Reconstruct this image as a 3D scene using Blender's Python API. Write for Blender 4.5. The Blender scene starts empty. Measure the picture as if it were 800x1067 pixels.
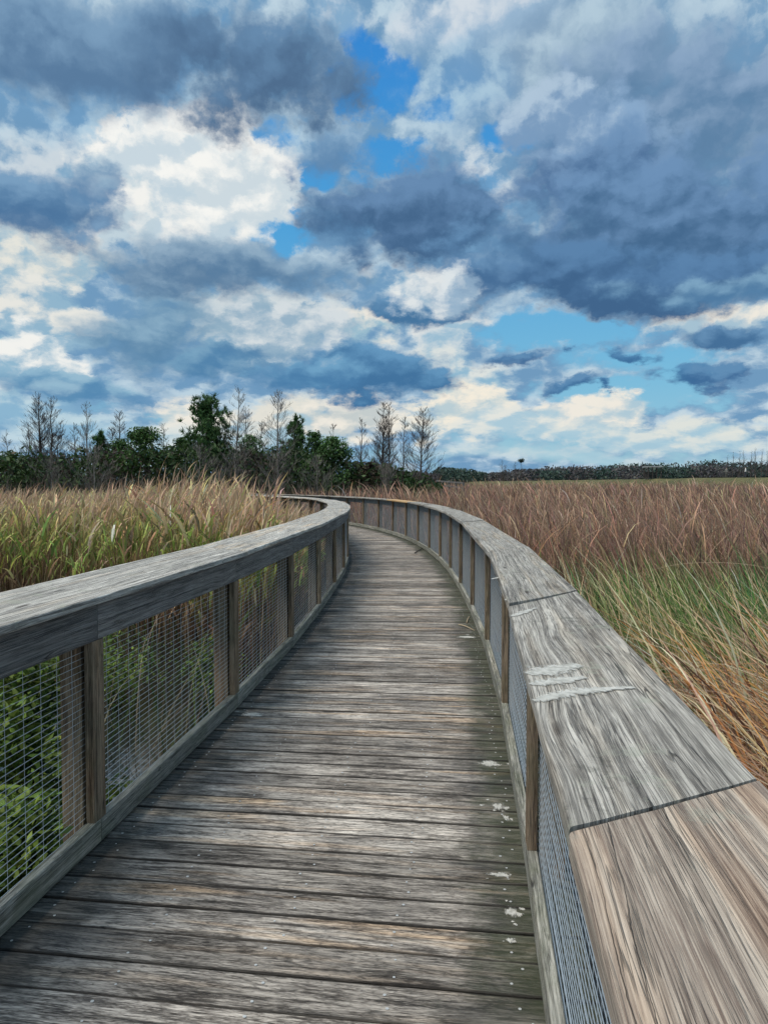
import bpy, math, random
import numpy as np
from mathutils import Vector

rnd = random.Random(7)
rng = np.random.default_rng(11)
scn = bpy.context.scene
COL = scn.collection
R = math.radians

# ------------------------------------------------------------------ camera
EYE = 1.49
F_PX, H_PX = 740.0, 504.5
PITCH = math.atan((533.5 - H_PX) / F_PX)
cam_d = bpy.data.cameras.new('camera')
cam = bpy.data.objects.new('camera', cam_d)
COL.objects.link(cam)
cam_d.sensor_fit = 'HORIZONTAL'
cam_d.sensor_width = 36.0
cam_d.lens = F_PX / 800 * 36
cam_d.clip_start = 0.02
cam_d.clip_end = 6000
cam.location = (0, 0, EYE)
cam.rotation_euler = (R(90) - PITCH, 0, 0)
scn.camera = cam
scn.view_settings.view_transform = 'Standard'
scn.view_settings.look = 'None'
scn.view_settings.gamma = 1
scn.view_settings.exposure = 0.0
scn.cycles.use_adaptive_sampling = True
scn.cycles.adaptive_threshold = 0.02
scn.cycles.adaptive_min_samples = 12
scn.cycles.max_bounces = 6
scn.cycles.diffuse_bounces = 2
scn.cycles.transparent_max_bounces = 6

SUN_EL, SUN_AZ = R(60), R(-125)          # azimuth measured from +Y towards +X
sun_d = bpy.data.lights.new('sun', 'SUN')
sun = bpy.data.objects.new('sun', sun_d)
COL.objects.link(sun)
sun_d.energy = 3.4
sun_d.angle = R(30)
sun_d.color = (1.0, 0.93, 0.83)
sd = Vector((math.sin(SUN_AZ) * math.cos(SUN_EL), math.cos(SUN_AZ) * math.cos(SUN_EL), math.sin(SUN_EL)))
sun.rotation_euler = sd.to_track_quat('Z', 'Y').to_euler()


def lin(c):
    out = []
    for v in c:
        v /= 255.0
        out.append(v / 12.92 if v <= 0.04045 else ((v + 0.055) / 1.055) ** 2.4)
    return tuple(out) + (1.0,)


class NT:
    """thin helper round a node tree"""
    def __init__(s, tree):
        s.t = tree
        s.n = tree.nodes
        s.l = tree.links

    def put(s, sock, v):
        if v is None:
            return
        if isinstance(v, bpy.types.NodeSocket):
            s.l.new(v, sock)
        elif isinstance(v, (tuple, list)) and len(v) == 3 and sock.type == 'RGBA':
            sock.default_value = tuple(v) + (1,)
        else:
            sock.default_value = v

    def math(s, op, a, b=None, c=None, clamp=False):
        n = s.n.new('ShaderNodeMath'); n.operation = op; n.use_clamp = clamp
        s.put(n.inputs[0], a); s.put(n.inputs[1], b); s.put(n.inputs[2], c)
        return n.outputs[0]

    def vec(s, op, a, b=None, c=None):
        n = s.n.new('ShaderNodeVectorMath'); n.operation = op
        s.put(n.inputs[0], a)
        if b is not None:
            s.put(n.inputs[3] if op == 'SCALE' else n.inputs[1], b)
        if c is not None:
            s.put(n.inputs[2], c)
        return n.outputs['Value'] if op in ('LENGTH', 'DISTANCE', 'DOT_PRODUCT') else n.outputs[0]

    def xyz(s, x=0.0, y=0.0, z=0.0):
        n = s.n.new('ShaderNodeCombineXYZ')
        s.put(n.inputs[0], x); s.put(n.inputs[1], y); s.put(n.inputs[2], z)
        return n.outputs[0]

    def sep(s, v):
        n = s.n.new('ShaderNodeSeparateXYZ'); s.put(n.inputs[0], v)
        return n.outputs

    def noise(s, v, scale, detail=4.0, rough=0.5, dist=0.0, lac=2.0, color=False, dim='3D'):
        n = s.n.new('ShaderNodeTexNoise'); n.noise_dimensions = dim
        s.put(n.inputs['Vector'], v)
        n.inputs['Scale'].default_value = scale
        n.inputs['Detail'].default_value = detail
        n.inputs['Roughness'].default_value = rough
        n.inputs['Lacunarity'].default_value = lac
        n.inputs['Distortion'].default_value = dist
        return n.outputs['Color' if color else 'Fac']

    def rng(s, v, a, b, c=0.0, d=1.0, kind='SMOOTHSTEP'):
        n = s.n.new('ShaderNodeMapRange'); n.interpolation_type = kind
        s.put(n.inputs[0], v)
        for i, q in enumerate((a, b, c, d)):
            s.put(n.inputs[i + 1], q)
        return n.outputs[0]

    def mix(s, f, a, b, mode='MIX'):
        n = s.n.new('ShaderNodeMix'); n.data_type = 'RGBA'; n.blend_type = mode
        s.put(n.inputs[0], f); s.put(n.inputs[6], a); s.put(n.inputs[7], b)
        return n.outputs[2]

    def ramp(s, f, stops, interp='LINEAR'):
        n = s.n.new('ShaderNodeValToRGB'); n.color_ramp.interpolation = interp
        e = n.color_ramp.elements
        while len(e) < len(stops):
            e.new(0.5)
        for q, (p, c) in zip(e, stops):
            q.position = p
            q.color = c if len(c) == 4 else tuple(c) + (1,)
        s.put(n.inputs[0], f)
        return n.outputs[0]


# ------------------------------------------------------------------ sky
def build_world():
    w = bpy.data.worlds.new('World')
    scn.world = w
    w.use_nodes = True
    w.node_tree.nodes.clear()
    t = NT(w.node_tree)
    STR = 0.1
    tc = t.n.new('ShaderNodeTexCoord').outputs['Generated']
    X, Y, Z = t.sep(tc)
    az = t.math('ARCTAN2', X, Y)
    el = t.math('ARCSINE', Z)
    P = t.xyz(az, el, 0.0)
    sky = t.n.new('ShaderNodeTexSky')
    sky.sky_type = 'NISHITA'
    sky.sun_disc = False
    sky.sun_elevation = SUN_EL
    sky.sun_rotation = SUN_AZ
    sky.air_density = 1.3
    sky.dust_density = 0.6
    sky.ozone_density = 2.0
    blue = t.ramp(t.math('DIVIDE', el, 1.2), [(0.0, lin((150, 196, 216))), (0.12, lin((112, 186, 222))),
                                              (0.28, lin((72, 164, 222))), (0.45, lin((44, 138, 216))), (0.6, lin((28, 112, 206))), (1.0, lin((20, 90, 190)))])
    blue10 = t.vec('SCALE', blue, 1 / STR)
    base = t.mix(0.85, sky.outputs[0], blue10)
    # turbulence fields, in direction space; stretched flat near the horizon
    e0 = t.math('MAXIMUM', el, 0.0)
    Q = t.xyz(az, t.math('MULTIPLY_ADD', e0, 0.55, t.math('MULTIPLY', t.math('LOGARITHM', t.math('MULTIPLY_ADD', e0, 5.0, 1.0), math.e), 0.45)), 3.1)
    Wv = t.vec('SUBTRACT', t.noise(Q, 3.2, 1.5, 0.5, color=True), (0.5, 0.5, 0.5))
    Wf = t.vec('SUBTRACT', t.noise(Q, 13.0, 6.0, 0.66, color=True), (0.5, 0.5, 0.5))
    Pw = t.vec('MULTIPLY_ADD', Wv, (0.12, 0.10, 0.0), P)
    Pw = t.vec('MULTIPLY_ADD', Wf, (0.07, 0.05, 0.0), Pw)      # ragged
    Ps = t.vec('MULTIPLY_ADD', Wv, (0.15, 0.12, 0.0), P)
    Ps = t.vec('MULTIPLY_ADD', Wf, (0.035, 0.025, 0.0), Ps)        # softer
    Qw = t.vec('MULTIPLY_ADD', Wf, (0.05, 0.05, 0.0), Q)

    def puffs(q):
        v = t.n.new('ShaderNodeTexVoronoi'); v.feature = 'F1'; v.normalize = True
        t.put(v.inputs['Vector'], q)
        v.inputs['Scale'].default_value = 13.0
        v.inputs['Detail'].default_value = 1.6
        v.inputs['Roughness'].default_value = 0.5
        v.inputs['Lacunarity'].default_value = 2.3
        return t.math('MULTIPLY_ADD', v.outputs['Distance'], -0.75, t.noise(q, 7.0, 8.0, 0.6))     # about 0 .. 0.6
    n1p = puffs(Qw)
    relief = t.math('MULTIPLY', t.math('SUBTRACT', n1p, puffs(t.vec('ADD', Qw, (-0.010, 0.020, 0.0)))), 0.65)
    n1 = t.math('ADD', n1p, 0.22)
    n2 = t.noise(t.vec('ADD', Q, (4.3, 1.7, 8.8)), 20.0, 5.0, 0.6)
    amp_c = t.math('SUBTRACT', n1, 0.5)
    amp_x = t.math('ADD', t.math('MULTIPLY', amp_c, 1.9), t.math('MULTIPLY', t.math('SUBTRACT', n2, 0.5), 1.1))

    def ang(px, py):
        x, y = (px - 400) / F_PX, (533.5 - py) / F_PX
        v = Vector((x, math.cos(PITCH) + y * math.sin(PITCH), y * math.cos(PITCH) - math.sin(PITCH))).normalized()
        return math.atan2(v.x, v.y), math.asin(v.z)

    def ell(px, py, rx, ry, P_):
        a, e = ang(px, py)
        a0, _ = ang(px - rx, py); a1, _ = ang(px + rx, py)
        _, e0 = ang(px, py + ry); _, e1 = ang(px, py - ry)
        sx, sy = 2 / abs(a1 - a0), 2 / abs(e1 - e0)
        return t.vec('MULTIPLY_ADD', P_, (sx, sy, 0.0), (-a * sx, -e * sy, 0.0))

    col = base
    # thin grey-blue veil with holes
    hole = None
    for (cx, cy, rx, ry, k) in [(385, 85, 66, 62, 1.2), (360, 35, 30, 40, .9), (245, 148, 66, 26, 1.1), (290, 245, 48, 26, 1.2), (415, 160, 62, 26, .95), (455, 120, 40, 20, .8), (322, 185, 44, 26, 1.0), (165, 150, 40, 14, .5),
                                (535, 142, 44, 24, .95), (590, 345, 120, 26, 1.0), (700, 372, 130, 30, .8), (560, 470, 300, 30, .75),
                                (90, 150, 40, 15, .3), (385, 185, 22, 14, .5), (650, 410, 160, 18, .8), (160, 430, 130, 14, .5)]:
        q = t.vec('LENGTH', ell(cx, cy, rx, ry, Pw))
        g = t.rng(q, 0.2, 1.35, k, 0.0)
        hole = g if hole is None else t.math('MAXIMUM', hole, g)
    veil = t.rng(t.math('SUBTRACT', t.math('MULTIPLY_ADD', n1, 1.1, 0.30), t.math('MULTIPLY', hole, t.math('MULTIPLY_ADD', n2, -1.3, 1.32))), 0.24, 0.60)
    vcol = t.mix(t.rng(t.math('ADD', t.math('MULTIPLY', relief, 5.0), t.math('MULTIPLY_ADD', n2, 0.9, -0.05)), 0.1, 0.85),
                 t.vec('SCALE', lin((112, 154, 190))[:3], 1 / STR), t.vec('SCALE', lin((188, 210, 224))[:3], 1 / STR))
    col = t.mix(veil, col, vcol)

    def cloud(cx, cy, rx, ry, dark, light, soft=0.25, amp=1.3, tilt=0.35, op=1.0, ragged=True, tex=3.2):
        nonlocal col
        Pq = t.vec('MULTIPLY_ADD', col, (1e-7, 1e-7, 0.0), Pw if ragged else Ps)   # keeps the layers in order
        q = ell(cx, cy, rx, ry, Pq)
        r = t.math('MULTIPLY_ADD', amp_x, -amp, t.vec('LENGTH', q))
        m = t.rng(r, 1.0 + soft, 1.0 - soft, 0.0, op)
        _, qy, _ = t.sep(q)
        sh = t.math('MULTIPLY_ADD', relief, tex * 2.4, t.math('MULTIPLY_ADD', qy, tilt, 0.12))
        sh = t.rng(t.math('MULTIPLY_ADD', n2, 0.8 if tex > 2 else 0.45, sh), 0.05, 1.05 if tex > 2 else 0.85)
        c = t.mix(sh, t.vec('SCALE', lin(dark)[:3], 1 / STR), t.vec('SCALE', lin(light)[:3], 1 / STR))
        col = t.mix(m, col, c)

    W, WS = (242, 242, 238), (145, 181, 204)          # sunlit white and its shaded side
    C, CS = (238, 233, 222), (155, 189, 208)          # warmer, low
    # --- pale soft clouds high up
    cloud(600, 60, 130, 60, (134, 162, 188), (176, 200, 216), .7, 1.0, .3, .9, False, 1.6)
    cloud(495, 22, 70, 42, (151, 181, 208), (212, 220, 228), .6, 1.1, .3, .9, False, 1.8)
    cloud(345, 10, 40, 22, (135, 173, 204), (205, 218, 228), .5, 1.3, .2, .9, False)
    cloud(150, 120, 150, 42, (111, 158, 198), (170, 201, 222), .6, 1.2, .2, .8, False)
    cloud(478, 95, 46, 30, (101, 153, 200), (165, 199, 222), .7, 1.3, .2, .6, False)
    # --- bright cumulus
    cloud(230, 130, 26, 22, WS, W, .4, 1.5, .3, .8)
    cloud(60, 195, 70, 40, (135, 173, 201), (205, 215, 222), .5, 1.3, .3, .9)
    cloud(195, 208, 108, 78, (192, 210, 221), W, .16, .85, .25)
    cloud(160, 168, 58, 40, (200, 215, 224), (246, 246, 242), .14, 1.0, .25)
    cloud(250, 205, 66, 40, (204, 217, 224), (246, 246, 242), .13, 1.0, .2)
    cloud(120, 225, 46, 34, (192, 210, 220), W, .16, 1.0, .2)
    cloud(35, 268, 80, 39, (155, 187, 206), (228, 228, 220), .2, 1.1, .3)
    cloud(70, 335, 71, 39, (145, 181, 204), (230, 230, 224), .2, 1.1, .35)
    cloud(30, 385, 69, 39, (145, 183, 206), W, .2, 1.1, .35)
    cloud(275, 345, 96, 42, (146, 176, 196), (206, 216, 220), .2, 1.1, .35)
    cloud(452, 300, 62, 34, (145, 183, 208), (226, 230, 230), .3, 1.4, .3)
    cloud(470, 345, 36, 24, (155, 189, 210), (222, 226, 226), .3, 1.3, .3)
    cloud(505, 195, 30, 34, (111, 163, 205), (215, 224, 230), .4, 1.4, .3, .8)
    cloud(370, 350, 40, 18, (155, 189, 206), C, .3, 1.3, .3)
    cloud(755, 320, 80, 24, (165, 193, 210), C, .25, 1.2, .35)
    cloud(470, 392, 60, 26, (145, 185, 208), (218, 224, 222), .35, 1.3, .3)
    # low creamy band
    cloud(190, 432, 46, 24, (185, 205, 212), C, .25, 1.2, .25)
    cloud(300, 440, 70, 26, (165, 195, 210), (226, 224, 214), .35, 1.2, .25)
    cloud(370, 432, 52, 22, (196, 204, 204), C, .25, 1.2, .25)
    cloud(470, 428, 50, 30, (185, 205, 212), (244, 236, 220), .22, 1.2, .25)
    cloud(560, 445, 85, 17, (171, 201, 216), (226, 228, 222), .35, 1.2, .25)
    cloud(625, 428, 62, 20, (175, 201, 214), C, .25, 1.3, .3)
    cloud(735, 440, 80, 17, (165, 199, 216), (222, 226, 220), .35, 1.3, .3)
    cloud(690, 452, 170, 9, (171, 203, 218), (214, 222, 220), .5, 1.2, .2, .8)
    cloud(560, 480, 190, 5, (175, 207, 220), (206, 220, 222), .8, 1.0, .1, .7, False)
    cloud(700, 470, 140, 4, (175, 207, 220), (200, 216, 220), .8, 1.0, .1, .7, False)
    cloud(60, 455, 140, 22, (145, 187, 212), (191, 215, 224), .6, 1.0, .2, .8, False)
    # --- grey-blue masses
    cloud(34, 218, 74, 34, (75, 115, 156), (115, 155, 190), .35, 1.2, .25, .95, tex=1.2)
    cloud(96, 192, 22, 16, (85, 127, 168), (135, 171, 198), .4, 1.3, .3, .85, tex=1.2)
    cloud(160, 352, 58, 40, (92, 134, 168), (138, 174, 198), .5, 1.2, .3, .95, tex=1.2)
    cloud(255, 290, 118, 26, (88, 124, 158), (140, 170, 194), .45, 1.3, .35, .95, tex=1.2)
    cloud(225, 378, 80, 17, (77, 127, 168), (121, 165, 194), .35, 1.2, .3, .9, tex=1.2)
    cloud(80, 410, 70, 14, (83, 135, 176), (135, 179, 204), .4, 1.1, .3, .9, tex=1.2)
    cloud(385, 395, 80, 24, (67, 115, 158), (101, 151, 190), .28, 1.2, .35, tex=1.2)
    cloud(320, 400, 60, 14, (75, 125, 168), (111, 161, 196), .35, 1.2, .3, tex=1.2)
    cloud(425, 322, 60, 18, (71, 117, 158), (109, 153, 190), .3, 1.4, .35, tex=1.2)
    cloud(356, 165, 44, 28, (95, 135, 174), (141, 175, 204), .5, 1.3, .35, .9, tex=1.2)
    cloud(372, 238, 52, 34, (83, 123, 162), (115, 153, 188), .45, 1.2, .3, .95, tex=1.2)
    # --- the big dark clouds
    cloud(90, 50, 190, 62, (89, 123, 158), (123, 157, 188), .45, 1.1, .3, 1.0, False, tex=1.2)
    cloud(255, 72, 110, 58, (79, 109, 142), (103, 139, 174), .35, 1.1, .3, 1.0, tex=1.2)
    cloud(425, 225, 92, 52, (69, 103, 140), (103, 139, 178), .28, 1.1, .45, tex=1.2)
    cloud(520, 280, 80, 40, (69, 107, 148), (103, 145, 184), .4, 1.3, .35, .95, tex=1.2)
    cloud(740, 110, 120, 80, (93, 129, 164), (135, 163, 194), .5, 1.2, .3, .95, False, tex=1.2)
    cloud(615, 175, 75, 52, (77, 111, 152), (137, 169, 202), .3, 1.2, .45, tex=1.2)
    cloud(700, 225, 160, 66, (69, 105, 142), (109, 145, 184), .35, 1.15, .4, tex=1.2)
    cloud(660, 285, 140, 38, (65, 101, 140), (91, 131, 172), .3, 1.1, .4, tex=1.2)
    cloud(790, 282, 110, 18, (83, 127, 166), (135, 175, 202), .4, 1.2, .3, .8, tex=1.2)
    cloud(775, 340, 66, 15, (69, 111, 152), (109, 151, 188), .3, 1.2, .35, tex=1.2)
    cloud(445, 298, 44, 24, (160, 186, 206), (230, 234, 234), .35, 1.7, .3, .9)
    cloud(482, 290, 22, 22, (150, 178, 202), (220, 228, 232), .4, 1.7, .3, .8)
    cloud(300, 350, 62, 28, (150, 178, 198), (212, 220, 224), .3, 1.2, .35)
    
    cloud(575, 130, 50, 26, (124, 156, 190), (176, 198, 218), .3, 1.2, .4, .9)
    # --- small dark scraps over the blue gap
    for a in [(550, 375, 42, 9), (648, 371, 28, 10), (603, 369, 14, 8), (588, 402, 34, 10), (628, 405, 12, 6), (706, 393, 52, 15)]:
        cloud(*a, (55, 101, 148), (83, 133, 176), .34, 1.9, .5, .92, tex=2.0)
    # below the horizon: dull ground light
    col = t.mix(t.rng(el, -0.03, -0.005, 1.0, 0.0), col, (0.9, 0.85, 0.7, 1))
    bg = t.n.new('ShaderNodeBackground')
    t.put(bg.inputs[0], col)
    bg.inputs[1].default_value = STR
    out = t.n.new('ShaderNodeOutputWorld')
    t.l.new(bg.outputs[0], out.inputs[0])
    w.cycles.sampling_method = 'MANUAL'
    w.cycles.sample_map_resolution = 512


build_world()
# ------------------------------------------------------------------ scene objects
def tag(o, label=None, cat=None, group=None, kind=None):
    if label: o['label'] = label
    if cat: o['category'] = cat
    if group: o['group'] = group
    if kind: o['kind'] = kind
    return o


def empty(name, loc, label, cat, group=None, rz=0.0):
    o = bpy.data.objects.new(name, None)
    COL.objects.link(o)
    o.location = loc
    o.rotation_euler = (0, 0, rz)
    return tag(o, label, cat, group)


class MB:
    """collects quads in world space; build() links them as one mesh object"""
    def __init__(s):
        s.v, s.f, s.uv, s.sd, s.mi = [], [], [], [], []

    def face(s, idx, uvs, seed, mi=0):
        s.f.append(idx); s.uv += list(uvs); s.sd += [seed] * len(idx); s.mi.append(mi)

    def sweep(s, frames, sec, seed, u0=0.0, closed=True, mi=0, cap=True):
        """frames: list of (origin, side axis, up axis); sec: list of (side, up) points, counter-clockwise"""
        b = len(s.v); n = len(sec)
        vv = [0.0]
        for i in range(n):
            a, c = sec[i], sec[(i + 1) % n]
            vv.append(vv[-1] + math.hypot(c[0] - a[0], c[1] - a[1]))
        u = u0
        us = []
        for k, (o, sx, up) in enumerate(frames):
            if k:
                u += (Vector(o) - Vector(frames[k - 1][0])).length
            us.append(u)
            for (x, z) in sec:
                s.v.append(tuple(Vector(o) + Vector(sx) * x + Vector(up) * z))
        for k in range(len(frames) - 1):
            for i in range(n):
                j = (i + 1) % n
                s.face((b + k * n + i, b + k * n + j, b + (k + 1) * n + j, b + (k + 1) * n + i),
                       ((us[k], vv[i]), (us[k], vv[i + 1]), (us[k + 1], vv[i + 1]), (us[k + 1], vv[i])), seed, mi)
        if cap:
            for k, rev in ((0, True), (len(frames) - 1, False)):
                idx = [b + k * n + i for i in range(n)]
                uvs = [(us[k] + sec[i][1] * .3, sec[i][0] * .3 + vv[0]) for i in range(n)]
                if rev: idx.reverse(); uvs.reverse()
                s.face(tuple(idx), uvs, seed, mi)

    def build(s, name, mat, parent=None, smooth=False, loc=None):
        me = bpy.data.meshes.new(name)
        org = Vector((0, 0, 0))
        if parent is not None:
            org = Vector(parent.location)
        elif loc is not None:
            org = Vector(loc)
        me.from_pydata([tuple(Vector(p) - org) for p in s.v], [], s.f)
        a = me.uv_layers.new(name='UVMap')
        a.data.foreach_set('uv', np.array(s.uv, dtype=np.float32).ravel())
        c = me.uv_layers.new(name='Seed')
        c.data.foreach_set('uv', np.array(s.sd, dtype=np.float32).ravel())
        for m in (mat if isinstance(mat, (list, tuple)) else [mat]):
            me.materials.append(m)
        me.polygons.foreach_set('material_index', np.array(s.mi, dtype=np.int32))
        if smooth:
            me.polygons.foreach_set('use_smooth', np.ones(len(s.f), dtype=bool))
        me.update()
        o = bpy.data.objects.new(name, me)
        COL.objects.link(o)
        if parent is not None:
            o.parent = parent
        elif loc is not None:
            o.location = loc
        return o


def seed2(a=None, b=None):
    return (rnd.random() if a is None else a, rnd.random() if b is None else b)


# ------------------------------------------------------------------ the curve of the boardwalk
X0, TH0 = -0.6713, 0.1273
KN_S = [0, 3, 6, 9, 12, 16, 20, 26, 34]
KN_K = [-0.006, 0.0107, 0.0211, 0.0054, 0.0186, 0.0204, 0.0311, 0.0353, 0.0344]
DS = 0.05
SMIN, SMAX = -4.0, 47.0
_s = np.arange(0, SMAX + DS, DS)
_k = np.interp(_s, KN_S, KN_K)
_th = TH0 - np.concatenate([[0], np.cumsum(_k)[:-1]]) * DS
_x = X0 + np.concatenate([[0], np.cumsum(np.sin(_th))[:-1]]) * DS
_y = np.concatenate([[0], np.cumsum(np.cos(_th))[:-1]]) * DS


def path(s):
    if s < 0:
        return X0 + math.sin(TH0) * s, math.cos(TH0) * s, TH0
    return float(np.interp(s, _s, _x)), float(np.interp(s, _s, _y)), float(np.interp(s, _s, _th))


def PP(s, off, z=0.0):
    x, y, th = path(s)
    return Vector((x + math.cos(th) * off, y - math.sin(th) * off, z))


def side(s):
    th = path(s)[2]
    return Vector((math.cos(th), -math.sin(th), 0))


def fwd(s):
    th = path(s)[2]
    return Vector((math.sin(th), math.cos(th), 0))


UP = Vector((0, 0, 1))
HW = 0.862                  # half the clear width between the kerbs
CAP_TOP = 1.035
RI, LI, RO, LO, FH = 0.073, 0.031, 0.237, 0.435, 0.150
WATER_Z = -0.80


# ------------------------------------------------------------------ materials
def new_mat(name):
    m = bpy.data.materials.new(name)
    m.use_nodes = True
    m.node_tree.nodes.clear()
    t = NT(m.node_tree)
    out = t.n.new('ShaderNodeOutputMaterial')
    bs = t.n.new('ShaderNodeBsdfPrincipled')
    t.l.new(bs.outputs[0], out.inputs[0])
    bs.inputs['Roughness'].default_value = 0.8
    bs.inputs['Specular IOR Level'].default_value = 0.25
    return m, t, bs


def wood(name, dark, light, warm=(0.30, 0.20, 0.12), warm_amt=0.25, contrast=1.0, crack=1.0, moss=0.0, bump=1.0,
         deck=False, bright=1.0, ring=1.0, lichen=0.0, var=0.35, ul=2.0):
    m, t, bs = new_mat(name)
    uvn = t.n.new('ShaderNodeUVMap'); uvn.uv_map = 'UVMap'
    sdn = t.n.new('ShaderNodeUVMap'); sdn.uv_map = 'Seed'
    u, v, _ = t.sep(uvn.outputs[0])
    r1, r2, _ = t.sep(sdn.outputs[0])
    w = t.math('MULTIPLY', r1, 57.0)
    P0 = t.xyz(u, v, w)
    # knots: one or two per board, the grain bends round them
    kv = t.n.new('ShaderNodeTexVoronoi'); kv.feature = 'F1'
    t.put(kv.inputs['Vector'], t.xyz(t.math('MULTIPLY', u, 1.3), t.math('MULTIPLY', v, 4.0), w))
    kv.inputs['Scale'].default_value = 1.0
    kd = kv.outputs['Distance']
    near = t.rng(kd, 0.02, 0.34, 1.0, 0.0)
    core = t.rng(kd, 0.03, 0.085, 1.0, 0.0)
    wob = t.math('SUBTRACT', t.noise(t.xyz(t.math('MULTIPLY', u, 1.3), t.math('MULTIPLY', v, 3.5), w), 1.0, 1.5, 0.5), 0.5)
    vw = t.math('ADD', v, t.math('ADD', t.math('MULTIPLY', wob, 0.040), t.math('MULTIPLY', near, 0.016)))
    # growth rings, coarse streaks, fine fibre
    gx = t.math('MULTIPLY', u, 0.8 * ul)
    rings = t.noise(t.xyz(gx, t.math('MULTIPLY', vw, 48.0), w), 1.0, 1.0, 0.4)
    strk = t.noise(t.xyz(t.math('MULTIPLY', u, 2.4 * ul), t.math('MULTIPLY', vw, 150.0), t.math('ADD', w, 9.0)), 1.0, 3.0, 0.65)
    fib = t.noise(t.xyz(t.math('MULTIPLY', u, 8.0 * ul), t.math('MULTIPLY', vw, 480.0), w), 1.0, 2.0, 0.6)
    big = t.noise(t.xyz(t.math('MULTIPLY', u, 2.2), t.math('MULTIPLY', v, 9.0), t.math('ADD', w, 31.0)), 1.0, 6.0, 0.7)
    f = t.math('ADD', t.math('MULTIPLY', rings, 0.45 * ring), t.math('ADD', t.math('MULTIPLY', strk, 0.70), t.math('MULTIPLY', fib, 0.60)))
    f = t.math('ADD', f, t.math('MULTIPLY', t.math('SUBTRACT', big, 0.5), 0.8))
    mid = 0.5 * (0.45 * ring + 0.70 + 0.60)
    f = t.math('MULTIPLY_ADD', t.math('SUBTRACT', f, mid), 1.5 * contrast, 0.52)
    # short open fissures between the fibres
    fs = t.noise(t.xyz(t.math('MULTIPLY', u, 2.2 * ul), t.math('MULTIPLY', vw, 105.0), t.math('ADD', w, 19.0)), 1.0, 2.0, 0.55)
    fiss = t.math('MULTIPLY', t.rng(t.math('ABSOLUTE', t.math('SUBTRACT', fs, 0.5)), 0.010, 0.045, 1.0, 0.0), t.rng(big, 0.40, 0.60))
    gl = t.rng(t.noise(t.xyz(t.math('MULTIPLY', u, 0.9 * ul), t.math('MULTIPLY', vw, 170.0), t.math('ADD', w, 41.0)), 1.0, 2.0, 0.5), 0.34, 0.46, 1.0, 0.0)
    L3, D3 = lin(light)[:3], lin(dark)[:3]
    blk = tuple(c * 0.35 for c in D3)
    col = t.ramp(f, [(0.08, blk), (0.30, D3), (0.52, tuple((a + b) / 2 for a, b in zip(L3, D3))), (0.75, L3), (1.0, tuple(min(1, c * 1.25) for c in L3))])
    col = t.mix(t.math('MULTIPLY', gl, 0.5), col, D3 and tuple(c * 0.45 for c in D3) + (1,))
    # warm heartwood patches and board-to-board difference
    wn = t.noise(t.xyz(t.math('MULTIPLY', u, 1.1), t.math('MULTIPLY', vw, 16.0), t.math('ADD', w, 77.0)), 1.0, 2.0, 0.5)
    wf = t.math('MULTIPLY', t.rng(wn, 0.50, 0.68), t.math('MULTIPLY_ADD', r2, warm_amt * 1.3, warm_amt * 0.4), clamp=True)
    col = t.mix(wf, col, t.mix(1.0, col, tuple(3.0 * c for c in warm) + (1,), 'MULTIPLY'))
    tone = t.math('MULTIPLY_ADD', t.math('SUBTRACT', t.math('FRACT', t.math('MULTIPLY', r1, 7.77)), 0.5), var, bright)
    col = t.vec('SCALE', col, tone)
    col = t.mix(t.math('MULTIPLY', fiss, 0.62 * min(1.0, crack)), col, (0.022, 0.020, 0.019, 1))
    # knots
    col = t.mix(t.math('MULTIPLY', core, 0.75), col, lin((52, 42, 36)))
    # drying cracks
    cj = t.math('MULTIPLY_ADD', t.noise(t.xyz(t.math('MULTIPLY', u, 30.0), t.math('MULTIPLY', v, 40.0), w), 1.0, 3.0, 0.6), 0.006, vw)
    cn = t.noise(t.xyz(t.math('MULTIPLY', u, 0.9), t.math('MULTIPLY', cj, 18.0), t.math('ADD', w, 5.0)), 1.0, 2.0, 0.5)
    cmask = t.rng(t.noise(t.xyz(t.math('MULTIPLY', u, 1.4), t.math('MULTIPLY', v, 6.0), t.math('ADD', w, 3.0)), 1.0, 1.0), 0.46, 0.56)
    ck = t.math('MULTIPLY', t.rng(t.math('ABSOLUTE', t.math('SUBTRACT', cn, 0.5)), 0.002, 0.0075, 1.0, 0.0), cmask)
    ck = t.math('MULTIPLY', ck, crack, clamp=True)
    col = t.mix(t.math('MULTIPLY', ck, 0.7), col, (0.012, 0.011, 0.010, 1))
    geo = t.n.new('ShaderNodeNewGeometry').outputs['Position']
    if lichen:
        ln = t.noise(geo, 9.0, 7.0, 0.72)
        l2 = t.noise(geo, 2.3, 2.0, 0.5)
        lf = t.math('MULTIPLY', t.rng(ln, 0.55, 0.64), t.rng(l2, 0.45, 0.6))
        col = t.mix(t.math('MULTIPLY', lf, lichen), col, lin((150, 152, 138)))
        dn = t.math('MULTIPLY', t.rng(t.noise(geo, 14.0, 6.0, 0.7), 0.56, 0.66), t.rng(t.noise(geo, 1.9, 2.0, 0.5), 0.5, 0.62))
        col = t.mix(t.math('MULTIPLY', dn, 0.7 * lichen), col, lin((62, 64, 56)))
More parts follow.
